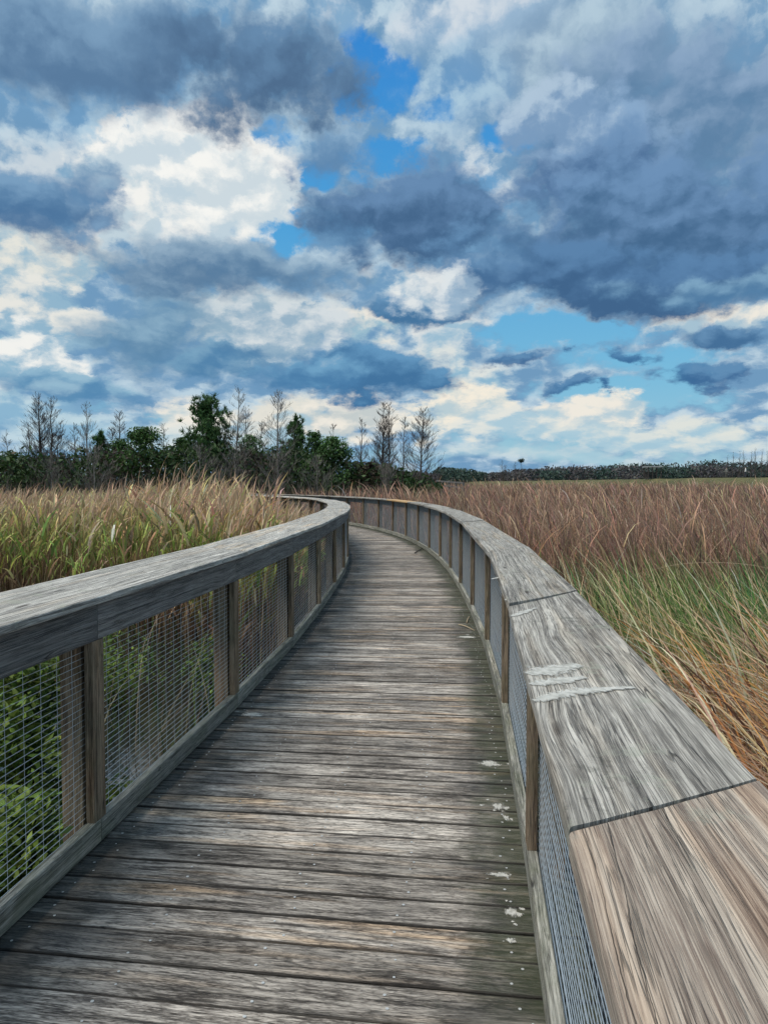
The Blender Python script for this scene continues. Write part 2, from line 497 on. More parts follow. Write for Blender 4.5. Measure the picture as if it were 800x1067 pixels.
    if deck:
        # grime and moss collect along the kerbs; u runs across the walk from its middle
        edge = t.math('ABSOLUTE', u)
        en = t.math('MULTIPLY_ADD', t.noise(geo, 3.0, 5.0, 0.65), 0.9, edge)
        ef = t.rng(en, 0.98, 1.26)
        col = t.mix(t.math('MULTIPLY', ef, 0.72), col, lin((44, 46, 44)))
        rt = t.math('MULTIPLY', t.rng(t.math('MULTIPLY_ADD', t.noise(geo, 4.0, 4.0, 0.6), 0.7, u), 0.94, 1.18), 0.55)
        col = t.mix(rt, col, lin((58, 66, 44)))
        dirt = t.math('MULTIPLY', t.rng(t.noise(geo, 1.6, 6.0, 0.68), 0.5, 0.68), 0.45)
        col = t.mix(dirt, col, lin((56, 58, 62)))
        be = t.math('MULTIPLY_ADD', t.noise(t.xyz(t.math('MULTIPLY', u, 5.0), w, 0.0), 1.0, 3.0, 0.6), 0.016, t.math('ABSOLUTE', v))
        col = t.mix(t.math('MULTIPLY', t.rng(be, 0.069, 0.078), 0.85), col, lin((40, 38, 36)))
        # walked-on pale streaks
        pale = t.math('MULTIPLY', t.rng(t.noise(t.xyz(t.math('MULTIPLY', u, 2.0), t.math('MULTIPLY', v, 26.0), w), 1.0, 4.0, 0.65), 0.55, 0.72), 0.35)
        col = t.mix(pale, col, lin((168, 162, 152)))
    if moss:
        mo = t.math('MULTIPLY', t.rng(t.noise(geo, 6.0, 5.0, 0.65), 0.42, 0.62), moss)
        col = t.mix(mo, col, lin((84, 92, 60)))
    t.put(bs.inputs['Base Color'], col)
    h = t.math('ADD', t.math('MULTIPLY', rings, 0.6), t.math('ADD', t.math('MULTIPLY', strk, 0.6), t.math('MULTIPLY', fib, 0.25)))
    h = t.math('SUBTRACT', h, t.math('ADD', t.math('MULTIPLY', ck, 1.4), t.math('MULTIPLY', fiss, 0.7)))
    bn = t.n.new('ShaderNodeBump')
    bn.inputs['Strength'].default_value = 0.55 * bump
    bn.inputs['Distance'].default_value = 0.004
    t.put(bn.inputs['Height'], h)
    t.l.new(bn.outputs[0], bs.inputs['Normal'])
    bs.inputs['Roughness'].default_value = 0.82
    return m


M = {}
M['deck'] = wood('weathered_decking', (98, 92, 86), (186, 178, 168), warm=(0.42, 0.34, 0.26), warm_amt=0.6, contrast=1.4, deck=True, bright=0.96, var=0.7, crack=0.9, ul=5.5)
M['cap'] = wood('silvered_cap_board', (116, 112, 106), (194, 189, 179), warm=(0.42, 0.35, 0.27), warm_amt=0.3, contrast=0.95, lichen=0.6, bright=1.0, var=0.16, bump=1.2, ul=1.5)
M['cap_near'] = wood('warm_cap_board', (116, 102, 92), (192, 179, 163), warm=(0.48, 0.34, 0.23), warm_amt=0.38, contrast=0.72, lichen=0.45, bright=1.0, var=0.1, bump=1.5, ring=1.4, ul=1.5)
M['cap_left'] = wood('grey_cap_board', (138, 135, 129), (212, 208, 199), warm=(0.46, 0.36, 0.26), warm_amt=0.5, contrast=1.05, lichen=0.6, bright=1.0, var=0.25, bump=1.2, ul=1.8)
M['cap_new'] = wood('new_cap_board', (176, 142, 100), (214, 182, 138), warm=(0.40, 0.33, 0.25), warm_amt=0.2, contrast=0.5, crack=0.3, var=0.1)
M['fascia'] = wood('grey_rail_board', (80, 79, 78), (136, 134, 131), warm=(0.40, 0.34, 0.28), warm_amt=0.2, contrast=0.9, moss=0.05, var=0.25, ul=1.3)
M['post'] = wood('brown_post', (92, 78, 64), (156, 138, 116), warm=(0.44, 0.33, 0.23), warm_amt=0.4, contrast=1.0, moss=0.18, var=0.35)
M['kerb'] = wood('kerb_timber', (104, 104, 96), (172, 170, 160), warm=(0.40, 0.34, 0.26), warm_amt=0.2, contrast=1.0, moss=0.28, var=0.2)

m, t, bs = new_mat('galvanised_wire')
bs.inputs['Base Color'].default_value = (0.56, 0.63, 0.68, 1)
bs.inputs['Metallic'].default_value = 0.65
bs.inputs['Roughness'].default_value = 0.5
M['wire'] = m
m, t, bs = new_mat('nail_head')
bs.inputs['Base Color'].default_value = (0.62, 0.62, 0.60, 1)
bs.inputs['Metallic'].default_value = 0.5
bs.inputs['Roughness'].default_value = 0.5
M['nail'] = m
m, t, bs = new_mat('white_residue')
geo = t.n.new('ShaderNodeNewGeometry').outputs['Position']
t.put(bs.inputs['Base Color'], t.ramp(t.noise(geo, 60.0, 4.0, 0.6), [(0.3, lin((158, 157, 150))), (0.6, lin((200, 199, 192)))]))
bs.inputs['Roughness'].default_value = 0.9
tr = t.n.new('ShaderNodeBsdfTransparent'); ms = t.n.new('ShaderNodeMixShader')
uvn = t.n.new('ShaderNodeUVMap'); uvn.uv_map = 'UVMap'
ed = t.sep(uvn.outputs[0])[0]
al = t.math('SUBTRACT', t.math('MULTIPLY_ADD', t.noise(t.vec('MULTIPLY', geo, (130, 45, 60)), 1.0, 5.0, 0.7), 1.7, -0.05), ed)
t.put(ms.inputs[0], t.rng(al, 0.0, 0.5, 0.0, 0.88)); t.l.new(tr.outputs[0], ms.inputs[1]); t.l.new(bs.outputs[0], ms.inputs[2])
t.l.new(ms.outputs[0], [n for n in t.n if n.type == 'OUTPUT_MATERIAL'][0].inputs[0])
M['white'] = m
m, t, bs = new_mat('black_water')
bs.inputs['Base Color'].default_value = (0.012, 0.014, 0.012, 1)
bs.inputs['Roughness'].default_value = 0.06
bs.inputs['Specular IOR Level'].default_value = 0.6
bn = t.n.new('ShaderNodeBump'); bn.inputs['Strength'].default_value = 0.25; bn.inputs['Distance'].default_value = 0.02
geo = t.n.new('ShaderNodeNewGeometry').outputs['Position']
t.put(bn.inputs['Height'], t.noise(geo, 7.0, 3.0, 0.5)); t.l.new(bn.outputs[0], bs.inputs['Normal'])
M['water'] = m
m, t, bs = new_mat('marsh_mud')
geo = t.n.new('ShaderNodeNewGeometry').outputs['Position']
t.put(bs.inputs['Base Color'], t.ramp(t.noise(geo, 1.3, 6.0, 0.65), [(0.35, (0.022, 0.018, 0.012)), (0.6, (0.06, 0.05, 0.03)), (0.75, (0.05, 0.06, 0.025))]))
bs.inputs['Roughness'].default_value = 1.0
M['mud'] = m
m, t, bs = new_mat('levee_grass')
geo = t.n.new('ShaderNodeNewGeometry').outputs['Position']
t.put(bs.inputs['Base Color'], t.ramp(t.noise(geo, 0.35, 6.0, 0.7), [(0.35, (0.07, 0.075, 0.035)), (0.6, (0.13, 0.12, 0.055)), (0.75, (0.18, 0.15, 0.08))]))
bs.inputs['Roughness'].default_value = 1.0
M['levee'] = m
m, t, bs = new_mat('levee_track')
geo = t.n.new('ShaderNodeNewGeometry').outputs['Position']
t.put(bs.inputs['Base Color'], t.ramp(t.noise(geo, 0.8, 4.0, 0.6), [(0.35, (0.26, 0.23, 0.15)), (0.65, (0.40, 0.36, 0.25))]))
M['track'] = m


def leaf_mat(name, trans=0.35, rough=0.6, spec=0.25):
    m, t, bs = new_mat(name)
    vc = t.n.new('ShaderNodeVertexColor'); vc.layer_name = 'Col'
    t.put(bs.inputs['Base Color'], vc.outputs[0])
    bs.inputs['Roughness'].default_value = rough
    bs.inputs['Specular IOR Level'].default_value = spec
    if trans:
        tr = t.n.new('ShaderNodeBsdfTranslucent'); t.put(tr.inputs[0], vc.outputs[0])
        ms = t.n.new('ShaderNodeMixShader'); ms.inputs[0].default_value = trans
        t.l.new(bs.outputs[0], ms.inputs[1]); t.l.new(tr.outputs[0], ms.inputs[2])
        out = [n for n in t.n if n.type == 'OUTPUT_MATERIAL'][0]
        t.l.new(ms.outputs[0], out.inputs[0])
    return m


M['blade'] = leaf_mat('grass_blade')
M['leaf'] = leaf_mat('leaf', 0.3)
M['needle'] = leaf_mat('needle', 0.15)


def bark(name, a, b):
    m, t, bs = new_mat(name)
    geo = t.n.new('ShaderNodeNewGeometry').outputs['Position']
    t.put(bs.inputs['Base Color'], t.ramp(t.noise(t.vec('MULTIPLY', geo, (6, 6, 1.5)), 1.5, 4.0, 0.6), [(0.35, a), (0.65, b)]))
    bs.inputs['Roughness'].default_value = 0.95
    return m


M['bark'] = bark('dark_bark', (0.045, 0.038, 0.032), (0.11, 0.095, 0.08))
M['bark_pale'] = bark('pale_bark', (0.12, 0.11, 0.10), (0.26, 0.24, 0.21))
M['twig'] = bark('bare_twigs', (0.055, 0.045, 0.042), (0.13, 0.11, 0.10))
M['twig_pale'] = bark('pale_twigs', (0.11, 0.10, 0.09), (0.20, 0.185, 0.165))

# ------------------------------------------------------------------ ground, water, levee
def add_grid(name, xs, ys, zf, mat, label=None, kind='structure'):
    X, Y = np.meshgrid(xs, ys)
    Zv = zf(X, Y)
    v = np.stack([X.ravel(), Y.ravel(), Zv.ravel()], 1)
    nx, ny = len(xs), len(ys)
    i = np.arange(nx - 1)[None, :] + nx * np.arange(ny - 1)[:, None]
    i = i.ravel()
    f = np.stack([i, i + 1, i + nx + 1, i + nx], 1)
    me = bpy.data.meshes.new(name)
    me.from_pydata(v.tolist(), [], f.tolist())
    me.materials.append(mat)
    me.polygons.foreach_set('use_smooth', np.ones(len(f), dtype=bool))
    o = bpy.data.objects.new(name, me)
    COL.objects.link(o)
    o['kind'] = kind
    return o


def sst(a, b, x):
    q = np.clip((x - a) / (b - a), 0, 1)
    return q * q * (3 - 2 * q)


def ground_z(x, y):
    z = -1.15 + 0.12 * np.sin(x * 1.3 + 0.6 * y) * np.sin(y * 0.9 - 0.4 * x)
    wood_ = sst(33, 42, y - 0.15 * x) * sst(14, 2, x - 0.12 * y)
    z = z + wood_ * (0.75 - z * 0.0)
    far = sst(320, 420, np.hypot(x, y))
    return z + far * 0.9


def lingrid(lo, hi, near, far_n):
    a = np.linspace(-1, 1, far_n)
    c = np.sign(a) * np.abs(a) ** 3
    return np.where(c < 0, -c * lo, c * hi)


add_grid('ground', lingrid(-2500, 2500, 1, 121), lingrid(-2500, 2500, 1, 121), ground_z, M['mud'])
add_grid('water', np.linspace(-160, 160, 3), np.linspace(-60, 320, 3), lambda X, Y: X * 0 + WATER_Z, M['water'])

LEV = [(90, -40), (66, 60), (59, 110), (53, 165), (46, 230), (36, 330), (20, 460), (-30, 620)]


def levee_pt(k):
    i = min(int(k), len(LEV) - 2); q = k - i
    a, b = Vector(LEV[i]).to_3d(), Vector(LEV[i + 1]).to_3d()
    return a.lerp(b, q)


def build_levee():
    mb, tr = MB(), MB()
    N = 60
    prof = [(-11, -1.3), (-9, -0.6), (-5, 1.0), (-2.4, 2.45), (-1.8, 2.55), (1.8, 2.55), (2.4, 2.45), (6, 0.8), (11, -1.3)]
    rows = []
    for k in range(N + 1):
        q = k / N * (len(LEV) - 1)
        p = levee_pt(q)
        d = (levee_pt(min(q + .3, len(LEV) - 1.001)) - levee_pt(max(q - .3, 0))).normalized()
        nrm = Vector((d.y, -d.x, 0))       # away from the marsh
        rows.append((p, nrm))
    for p, nrm in rows:
        for (o, z) in prof:
            mb.v.append(tuple(p + nrm * o + UP * (z + rnd.uniform(-.06, .06))))
        for o in (-1.5, 1.5):
            tr.v.append(tuple(p + nrm * o + UP * 2.66))
    n = len(prof)
    for k in range(N):
        for i in range(n - 1):
            a = k * n + i
            mb.face((a, a + n, a + n + 1, a + 1), ((0, 0),) * 4, (0, 0))
        a = k * 2
        tr.face((a, a + 2, a + 3, a + 1), ((0, 0),) * 4, (0, 0))
    mb.build('levee', M['levee'], smooth=True)['kind'] = 'structure'
    tr.build('levee_path', M['track'])['kind'] = 'structure'


build_levee()

# ------------------------------------------------------------------ boardwalk
def build_boardwalk():
    bw = empty('boardwalk', PP(3, 0), 'long curving boardwalk of weathered grey planks, stained and nail-studded, leading to the trees', 'boardwalk')
    pl = MB()
    s = SMIN
    nails = []
    while s < SMAX - 0.3:
        wdt = 0.146 + rnd.uniform(-.003, .003)
        gap = rnd.choice([.005, .007, .009, .012])
        s0, s1 = s + gap / 2, s + wdt - gap / 2
        zoff = rnd.uniform(-.0025, .0015)
        segs = 10 if s < 9 else (4 if s < 20 else 2)
        hwid = HW + 0.16
        sd = seed2()
        c0, c1 = PP(s0, 0), PP(s1, 0)
        sx0, sx1 = side(s0), side(s1)
        fr = []
        w1 = rnd.uniform(-.0012, .0012)
        for k in range(segs + 1):
            o = -hwid + 2 * hwid * k / segs
            a, b = c0 + sx0 * o, c1 + sx1 * o
            f = (b - a)
            j0 = rnd.uniform(-.0014, .0014); j1 = rnd.uniform(-.0014, .0014)
            ln = f.length
            fr.append((a + f * .5 + UP * (zoff + w1 * math.sin(k * .9)), f / ln * (ln / 2 + j0) , UP))
        h = 0.037
        c = .0035 if s < 12 else .0
        e = 1 - 0.003 / .07
        if c:
            sec = [(-1, -h), (1, -h), (1, -c * 1.2), (e, 0), (-e, 0), (-1, -c * 1.2)]
        else:
            sec = [(-1, -h), (1, -h), (1, 0), (-1, 0)]
        # uv: u across the walk, v along it, in metres
        b = len(pl.v); n = len(sec)
        for (o, sx, up) in fr:
            for (x, z) in sec:
                pl.v.append(tuple(o + sx * x + up * z))
        for k in range(segs):
            u0_, u1_ = -hwid + 2 * hwid * k / segs, -hwid + 2 * hwid * (k + 1) / segs
            for i in range(n):
                j = (i + 1) % n
                va, vb = sec[i][0] * .07 + sec[i][1], sec[j][0] * .07 + sec[j][1]
                pl.face((b + k * n + i, b + k * n + j, b + (k + 1) * n + j, b + (k + 1) * n + i), ((u0_, va), (u0_, vb), (u1_, vb), (u1_, va)), sd)
        for k, rev in ((0, True), (segs, False)):
            idx = [b + k * n + i for i in range(n)]
            if rev: idx.reverse()
            pl.face(tuple(idx), [(0, 0)] * n, sd)
        if s < 16 and s > 0.8:
            for o in (-.80, -.40, 0.02, .42, .80):
                for q in (.27, .73):
                    nails.append((s0 + (s1 - s0) * q + rnd.uniform(-.012, .012), o + rnd.uniform(-.03, .03), zoff))
        s += wdt
    for (ss, o, z) in nails:
        c = PP(ss, o, z + 0.0022)
        b = len(pl.v); n = 6; r = rnd.uniform(.0042, .0058)
        for i in range(n):
            a = i * 2 * math.pi / n
            pl.v.append((c.x + r * math.cos(a), c.y + r * math.sin(a), c.z))
        pl.face(tuple(range(b, b + n)), [(0, 0)] * n, (0, 0), 1)
    pl.build('deck_planks', [M['deck'], M['nail']], bw)
    for o in (-.75, 0.0, .75):
        jm = MB()
        fr = [(PP(q, o, -.13), side(q), UP) for q in np.arange(SMIN, SMAX - .4, .9)]
        jm.sweep(fr, [(-.04, -.09), (.04, -.09), (.04, .09), (-.04, .09)], seed2())
        jm.build('joist', M['fascia'], bw)
    # white bird lime dried onto the planks
    def splat(px, py, r, ax=1.6, n=14, bits=5):
        x, y = to_plane(px, py, 0.0)
        mb = None
        def blob(cx, cy, r, ax):
            mb = MB()
            k = 15
            mb.v.append((cx, cy, 0.0036))
            for i in range(k):
                a = i * 2 * math.pi / k
                rr = r * rnd.uniform(.6, 1.25)
                mb.v.append((cx + rr * ax * math.cos(a), cy + rr * math.sin(a), 0.0026))
            for i in range(k):
                mb.face((0, 1 + i, 1 + (i + 1) % k), ((0, 0), (.85, 0), (.85, 0)), (0, 0))
            mb.build('white_stain', M['white'], bw)
        blob(x, y, r * 1.15, ax)
        blob(x + r * .8, y - r * .5, r * .6, ax * 1.1)
        for _ in range(bits // 2):
            a = rnd.uniform(0, 6.28); d = rnd.uniform(1.2, 2.6) * r
            blob(x + math.cos(a) * d * ax, y + math.sin(a) * d, r * rnd.uniform(.18, .42), rnd.uniform(1, 2))
    splat(533, 951, .030, 1.1, bits=9); splat(531, 981, .014, 1.2, bits=3)
    splat(519, 841, .040, .8, bits=6); splat(527, 853, .028, .7, bits=4); splat(509, 796, .040, 1.7, bits=4)
    splat(263, 745, .045, 2.2, bits=6); splat(485, 664, .06, 2.0, bits=5); splat(521, 912, .020, 2.5, bits=5)
    return bw


def to_plane(px, py, z):
    """where the line of sight through a photo pixel meets the level z"""
    x, y = (px - 400) / F_PX, (533.5 - py) / F_PX
    d = Vector((x, math.cos(PITCH) + y * math.sin(PITCH), y * math.cos(PITCH) - math.sin(PITCH)))
    k = (z - EYE) / d.z
    return d.x * k, d.y * k


BAYS = [round(1.0 + 1.8 * i, 3) for i in range(-2, 26)]


def rail(sg, name, label):
    """sg -1 = left, 1 = right"""
    inset, outset = (LI, LO) if sg < 0 else (RI, RO)
    cap_m = M['cap_left'] if sg < 0 else M['cap']
    root = empty(name, PP(3, sg * HW), label, 'railing')
    th_c = 0.030 if sg < 0 else 0.036
    # cap boards: straight boards meeting at angled joints
    joints = ([-2.8, 1.35, 4.75, 8.05, 11.65, 13.45, 15.25, 18.0, 21.0, 24.2, 27.8, 31.4, 35, 38.6, 42.2, 45.0] if sg < 0 else
              [-3.2, 1.03, 2.75, 4.85, 8.6, 12.0, 13.6, 15.6, 18.3, 21.2, 24.2, 27.8, 31.4, 35, 38.6, 42.2, 45.0])
    for i in range(len(joints) - 1):
        a, b = joints[i] + (.006 if i == 1 else (.004 if i in (2, 3) else .002)), joints[i + 1] - (.003 if i == 0 and sg > 0 else .002)
        oi, oo = sg * (HW - inset), sg * (HW + outset)
        lo, hi = min(oi, oo), max(oi, oo)
        sk = (lambda q: 0.20 if q < 1.5 else (.42 if q < 14 else .1)) if sg > 0 else (lambda q: .35 if 1 < q < 10 else 0.0)
        pa, pb = PP(a, oi), PP(b, oi)
        qa, qb = PP(a + sk(joints[i]), oo), PP(b + sk(joints[i + 1]), oo)
        if sg < 0: pa, pb, qa, qb = qa, qb, pa, pb
        if sg > 0 and i == 0: pass
        dz = rnd.uniform(-.002, .003) + (.006 if (sg > 0 and i in (2, 4)) else 0)
        nseg = 16 if a < 9 else 4
        mb = MB(); fr = []
        tilt = rnd.uniform(-.004, .004) if not (sg > 0 and i == 1) else 0.0
        if sg > 0 and i == 1: dz = 0.0
        for k in range(nseg + 1):
            q = k / nseg
            P_, Q_ = pa.lerp(pb, q), qa.lerp(qb, q)
            v = (Q_ - P_); hl = v.length / 2
            j = rnd.uniform(-.0016, .0016)
            ux = v.normalized() * (hl + j); ux.z = tilt
            fr.append((P_.lerp(Q_, .5) + UP * (CAP_TOP + dz), ux, UP))
        h = th_c; hl = (qa - pa).length / 2; c = .002 / hl; c2 = .006 / hl
        sec = [(-1, -h + .004), (-1 + c, -h), (1 - c, -h), (1, -h + .004), (1, -.0045), (1 - c, -.0012), (1 - c2, 0)]
        for e_ in np.linspace(1 - c2, -1 + c2, 8)[1:-1]:
            sec.append((float(e_), -.0016 * (1 - e_ * e_) + rnd.uniform(-.0006, .0006)))
        sec += [(-1 + c2, 0), (-1 + c, -.0012), (-1, -.0045)]
        # metric v coordinates
        sd = seed2()
        if sg > 0 and i == 0: sd = (.613, .25)
        if sg > 0 and i == 1: sd = (.287, .3)
        b0 = len(mb.v); n = len(sec)
        for (o, sx, up) in fr:
            for (x, z) in sec: mb.v.append(tuple(o + sx * x + up * z))
        L = (pb - pa).length
        for k in range(nseg):
            for m_ in range(n):
                j = (m_ + 1) % n
                va, vb = sec[m_][0] * hl + sec[m_][1], sec[j][0] * hl + sec[j][1]
                mb.face((b0 + k * n + m_, b0 + k * n + j, b0 + (k + 1) * n + j, b0 + (k + 1) * n + m_),
                        ((L * k / nseg, va), (L * k / nseg, vb), (L * (k + 1) / nseg, vb), (L * (k + 1) / nseg, va)), sd)
        for k, rev in ((0, True), (nseg, False)):
            idx = [b0 + k * n + m_ for m_ in range(n)]
            if rev: idx.reverse()
            mb.face(tuple(idx), [(sec[m_][1], sec[m_][0] * hl) for m_ in (range(n) if not rev else reversed(range(n)))], sd)
        mt = cap_m
        if sg > 0 and i == 0: mt = M['cap_near']
        if sg > 0 and abs(joints[i] - 18.3) < .01: mt = M['cap_new']
        o = mb.build('cap_board', mt, root)
        if mt is M['cap_new']: o['label'] = 'fresh yellow replacement cap board'
    fi = (-(HW - inset + .034) if sg < 0 else HW + .054)                  # inner face of the rail board
    for i in range(len(BAYS) - 1):
        a, b = BAYS[i], BAYS[i + 1]
        if b > 45: break
        near = a < 13
        # rail board under the cap
        mb = MB()
        z1, z0 = CAP_TOP - th_c - .003, CAP_TOP - th_c - FH + (.0 if sg < 0 else .0)
        A, B = PP(a + .002, fi), PP(b - .002, fi)
        sx = (side(a) + side(b)).normalized()
        dz = rnd.uniform(-.003, .003)
        fr = [(A.lerp(B, q), sx, UP) for q in np.linspace(0, 1, 5)]
        t0, t1 = (-.038, 0) if sg < 0 else (0, .038)
        mb.sweep(fr, [(t0, z0 + dz + .003), (t0 + .003, z0 + dz), (t1 - .003, z0 + dz), (t1, z0 + dz + .003), (t1, z1), (t0, z1)], seed2())
        mb.build('rail_board', M['fascia'], root)
        # kerb timber on blocks
        mb = MB()
        ki = sg * HW
        A, B = PP(a + .0015, ki), PP(b - .0015, ki)
        fr = [(A.lerp(B, q), sx, UP) for q in np.linspace(0, 1, 5)]
        k0, k1 = (-.040, 0) if sg < 0 else (0, .040)
        mb.sweep(fr, [(k0, .016), (k1, .016), (k1, .104), (k1 - .004, .108), (k0 + .004, .108), (k0, .104)], seed2())
        mb.build('kerb_board', M['kerb'], root)
        # wire mesh
        mb = MB()
        off = sg * (HW + .046)
        A, B = PP(a + .02, off), PP(b - .02, off)
        d = (B - A); L = d.length; d.normalize()
        nx = Vector((d.y, -d.x, 0))
        zb, zt = .075, (z0 + .05 if sg < 0 else z1)
        w = .0009 if near else .0014
        step = .0254 if a < 24 else .051
        z = zb
        while z < zt:
            if a < 13:
                nb = 3
                fr = [(A.lerp(B, q) + UP * (z + (rnd.uniform(-.0012, .0012) if 0 < q < 1 else 0)) + nx * (rnd.uniform(-.002, .002) if 0 < q < 1 else 0), nx, UP) for q in np.linspace(0, 1, nb + 1)]
            else:
                fr = [(A + UP * z, nx, UP), (B + UP * z, nx, UP)]
            mb.sweep(fr, [(-w, -w), (w, -w), (w, w), (-w, w)], (0, 0), cap=False)
            z += step
        x = .03
        vstep = .1016 if sg < 0 else .0508
        while x < L:
            p = A + d * x + nx * (w * 2 * (1 if sg > 0 else -1))
            wv = w * .7
            mb.sweep([(p + UP * zb, nx, d), (p + UP * zt, nx, d)], [(-wv, -wv), (wv, -wv), (wv, wv), (-wv, wv)], (0, 0), cap=False)
            x += vstep if a < 24 else vstep * 2
        mb.build('wire_mesh', M['wire'], root)
    for i, a in enumerate(BAYS):
        if a > 45: break
        sx, fw = side(a), fwd(a)
        # batten in front of the mesh, from the kerb up to the rail board
        lean = sg * (.0)
        mb = MB()
        p = PP(a, sg * (HW + .002))
        b0, b1 = (-.038, 0) if sg < 0 else (0, .038)
        z0 = CAP_TOP - th_c - FH - .002
        top_shift = 0.0 * (inset - .014) if sg < 0 else 0.0
        if sg > 0: z0 = CAP_TOP - th_c - .002
        fr = []
        for q in np.linspace(0, 1, 5):
            fr.append((p + sx * (top_shift * q) + UP * (.109 + (z0 - .109) * q), sx, fw))
        mb.sweep(fr, [(b0, -.042), (b0 + .003, -.045), (b1 - .003, -.045), (b1, -.042), (b1, .042), (b1 - .003, .045), (b0 + .003, .045), (b0, .042)][::-1], seed2())
        mb.build('batten', M['post'], root)
        # structural post outside the mesh, running down into the marsh
        mb = MB()
        p = PP(a, sg * (HW + .098))
        fr = [(p + UP * z, sx, fw) for z in (-1.3, -.4, 0.2, .7, CAP_TOP - th_c - .003)]
        mb.sweep(fr, [(-.045, -.045), (.045, -.045), (.045, .045), (-.045, .045)][::-1], seed2())
        mb.build('post', M['post'], root)
    return root


build_boardwalk()
rail(-1, 'left_railing', 'weathered grey timber railing with wire mesh along the left side of the boardwalk')
RR = rail(1, 'right_railing', 'weathered railing with wire mesh and pale cap boards along the right of the boardwalk')

# white paint-like smears across the right cap
def cap_smears():
    zi = 0.0
    for (x0, y0, x1, y1, w_, bend) in [(551, 703, 604, 693, .055, 0), (553, 714, 610, 706, .034, .0), (556, 731, 661, 717, .030, .25), (533, 643, 558, 634, .022, 0), (526, 626, 550, 617, .016, 0), (512, 604, 560, 592, .02, 0)]:
        zi += .00035
        a, b = Vector(to_plane(x0, y0, CAP_TOP)).to_3d(), Vector(to_plane(x1, y1, CAP_TOP)).to_3d()
        mb = MB(); n = 16
        d = b - a; nn = Vector((-d.y, d.x, 0)).normalized()
        for k in range(n + 1):
            q = k / n
            c = a + d * q + nn * (math.sin(q * 3.1) * bend * d.length * .3)
            w = w_ * (math.sin(min(1, q * 1.1 + .08) * math.pi * .92) ** .6) * rnd.uniform(.8, 1.2) + .002
            for e_ in (1, 0, -1):
                mb.v.append(tuple(c + nn * w * e_ + UP * (CAP_TOP + .0008 + zi)))
        for k in range(n):
            for e_ in (0, 1):
                i = 3 * k + e_
                us = (.9, .0) if e_ == 0 else (.0, .9)
                mb.face((i, i + 1, i + 4, i + 3), ((us[0], 0), (us[1], 0), (us[1], 0), (us[0], 0)), (0, 0))
        mb.build('white_smear', M['white'], RR)


cap_smears()


# ------------------------------------------------------------------ grasses
def mesh_from(name, V, Fq, C, mat, parent=None, origin=(0, 0, 0), smooth=False):
    """V (n,3) points, Fq (m,4) quads, C (n,3) colour per point"""
    me = bpy.data.meshes.new(name)
    V = V - np.array(origin)
    me.vertices.add(len(V)); me.vertices.foreach_set('co', V.astype(np.float32).ravel())
    nf = len(Fq); k = Fq.shape[1]
    me.loops.add(nf * k); me.loops.foreach_set('vertex_index', Fq.astype(np.int32).ravel())
    me.polygons.add(nf)
    me.polygons.foreach_set('loop_start', np.arange(0, nf * k, k, dtype=np.int32))
    me.polygons.foreach_set('loop_total', np.full(nf, k, dtype=np.int32))
    if smooth: me.polygons.foreach_set('use_smooth', np.ones(nf, dtype=bool))
    ca = me.color_attributes.new('Col', 'FLOAT_COLOR', 'POINT')
    ca.data.foreach_set('color', np.concatenate([C, np.ones((len(C), 1))], 1).astype(np.float32).ravel())
    me.materials.append(mat)
    me.update(calc_edges=True)
    o = bpy.data.objects.new(name, me)
    COL.objects.link(o)
    o.location = origin
    if parent is not None:
        o.parent = parent
        o.location = (0, 0, 0)
    return o


def blades(base, L, az, lean, bend, width, c0, c1, segs=4, twist=None, avoid=False):
    """ribbons: base (n,3); length L; azimuth of lean; lean angle from vertical at the foot; extra bend to the tip; colours foot -> tip"""
    n = len(base)
    t = np.linspace(0, 1, segs + 1)
    hx, hy = np.cos(az), np.sin(az)
    pts = np.zeros((n, segs + 1, 3)); pts[:, 0] = base
    for k in range(segs):
        a = lean + bend * ((k + .5) / segs) ** 1.6
        st = L / segs
        pts[:, k + 1, 0] = pts[:, k, 0] + st * np.sin(a) * hx
        pts[:, k + 1, 1] = pts[:, k, 1] + st * np.sin(a) * hy
        pts[:, k + 1, 2] = pts[:, k, 2] + st * np.cos(a)
    if avoid:
        hit = np.zeros(n, bool)
        for k in range(1, segs + 1):
            o_, s_ = walk_off(pts[:, k, 0], pts[:, k, 1])
            hit |= (np.abs(o_) < HW + (.50 if avoid == 'left' else .16)) & (pts[:, k, 2] < 1.12) & (pts[:, k, 2] > -.3)
            if avoid == 'right': hit |= (o_ < HW + .27) & (pts[:, k, 2] < 1.08) & (pts[:, k, 2] > -.3)
            if avoid == 'right': hit |= (o_ < HW - .02)
        kp = ~hit
        pts, width, c0, c1 = pts[kp], width[kp], c0[kp], c1[kp]; n = len(pts)
    tw = rng.uniform(0, 2 * np.pi, n) if twist is None else twist
    wx, wy = np.cos(tw), np.sin(tw)
    wp = np.clip(1.0 - t ** 2.2, 0.06, 1) * np.clip(.45 + t * 3, 0, 1)
    V = np.zeros((n, segs + 1, 2, 3))
    for s_, sg in ((0, -.5), (1, .5)):
        V[:, :, s_, 0] = pts[:, :, 0] + sg * (width * wx)[:, None] * wp[None]
        V[:, :, s_, 1] = pts[:, :, 1] + sg * (width * wy)[:, None] * wp[None]
        V[:, :, s_, 2] = pts[:, :, 2]
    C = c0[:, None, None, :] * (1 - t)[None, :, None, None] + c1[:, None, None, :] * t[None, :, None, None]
    C = np.broadcast_to(C, (n, segs + 1, 2, 3))
    i0 = (np.arange(n) * (segs + 1) * 2)[:, None] + (np.arange(segs) * 2)[None]
    F = np.stack([i0, i0 + 1, i0 + 3, i0 + 2], -1).reshape(-1, 4)
    return V.reshape(-1, 3), F, C.reshape(-1, 3)


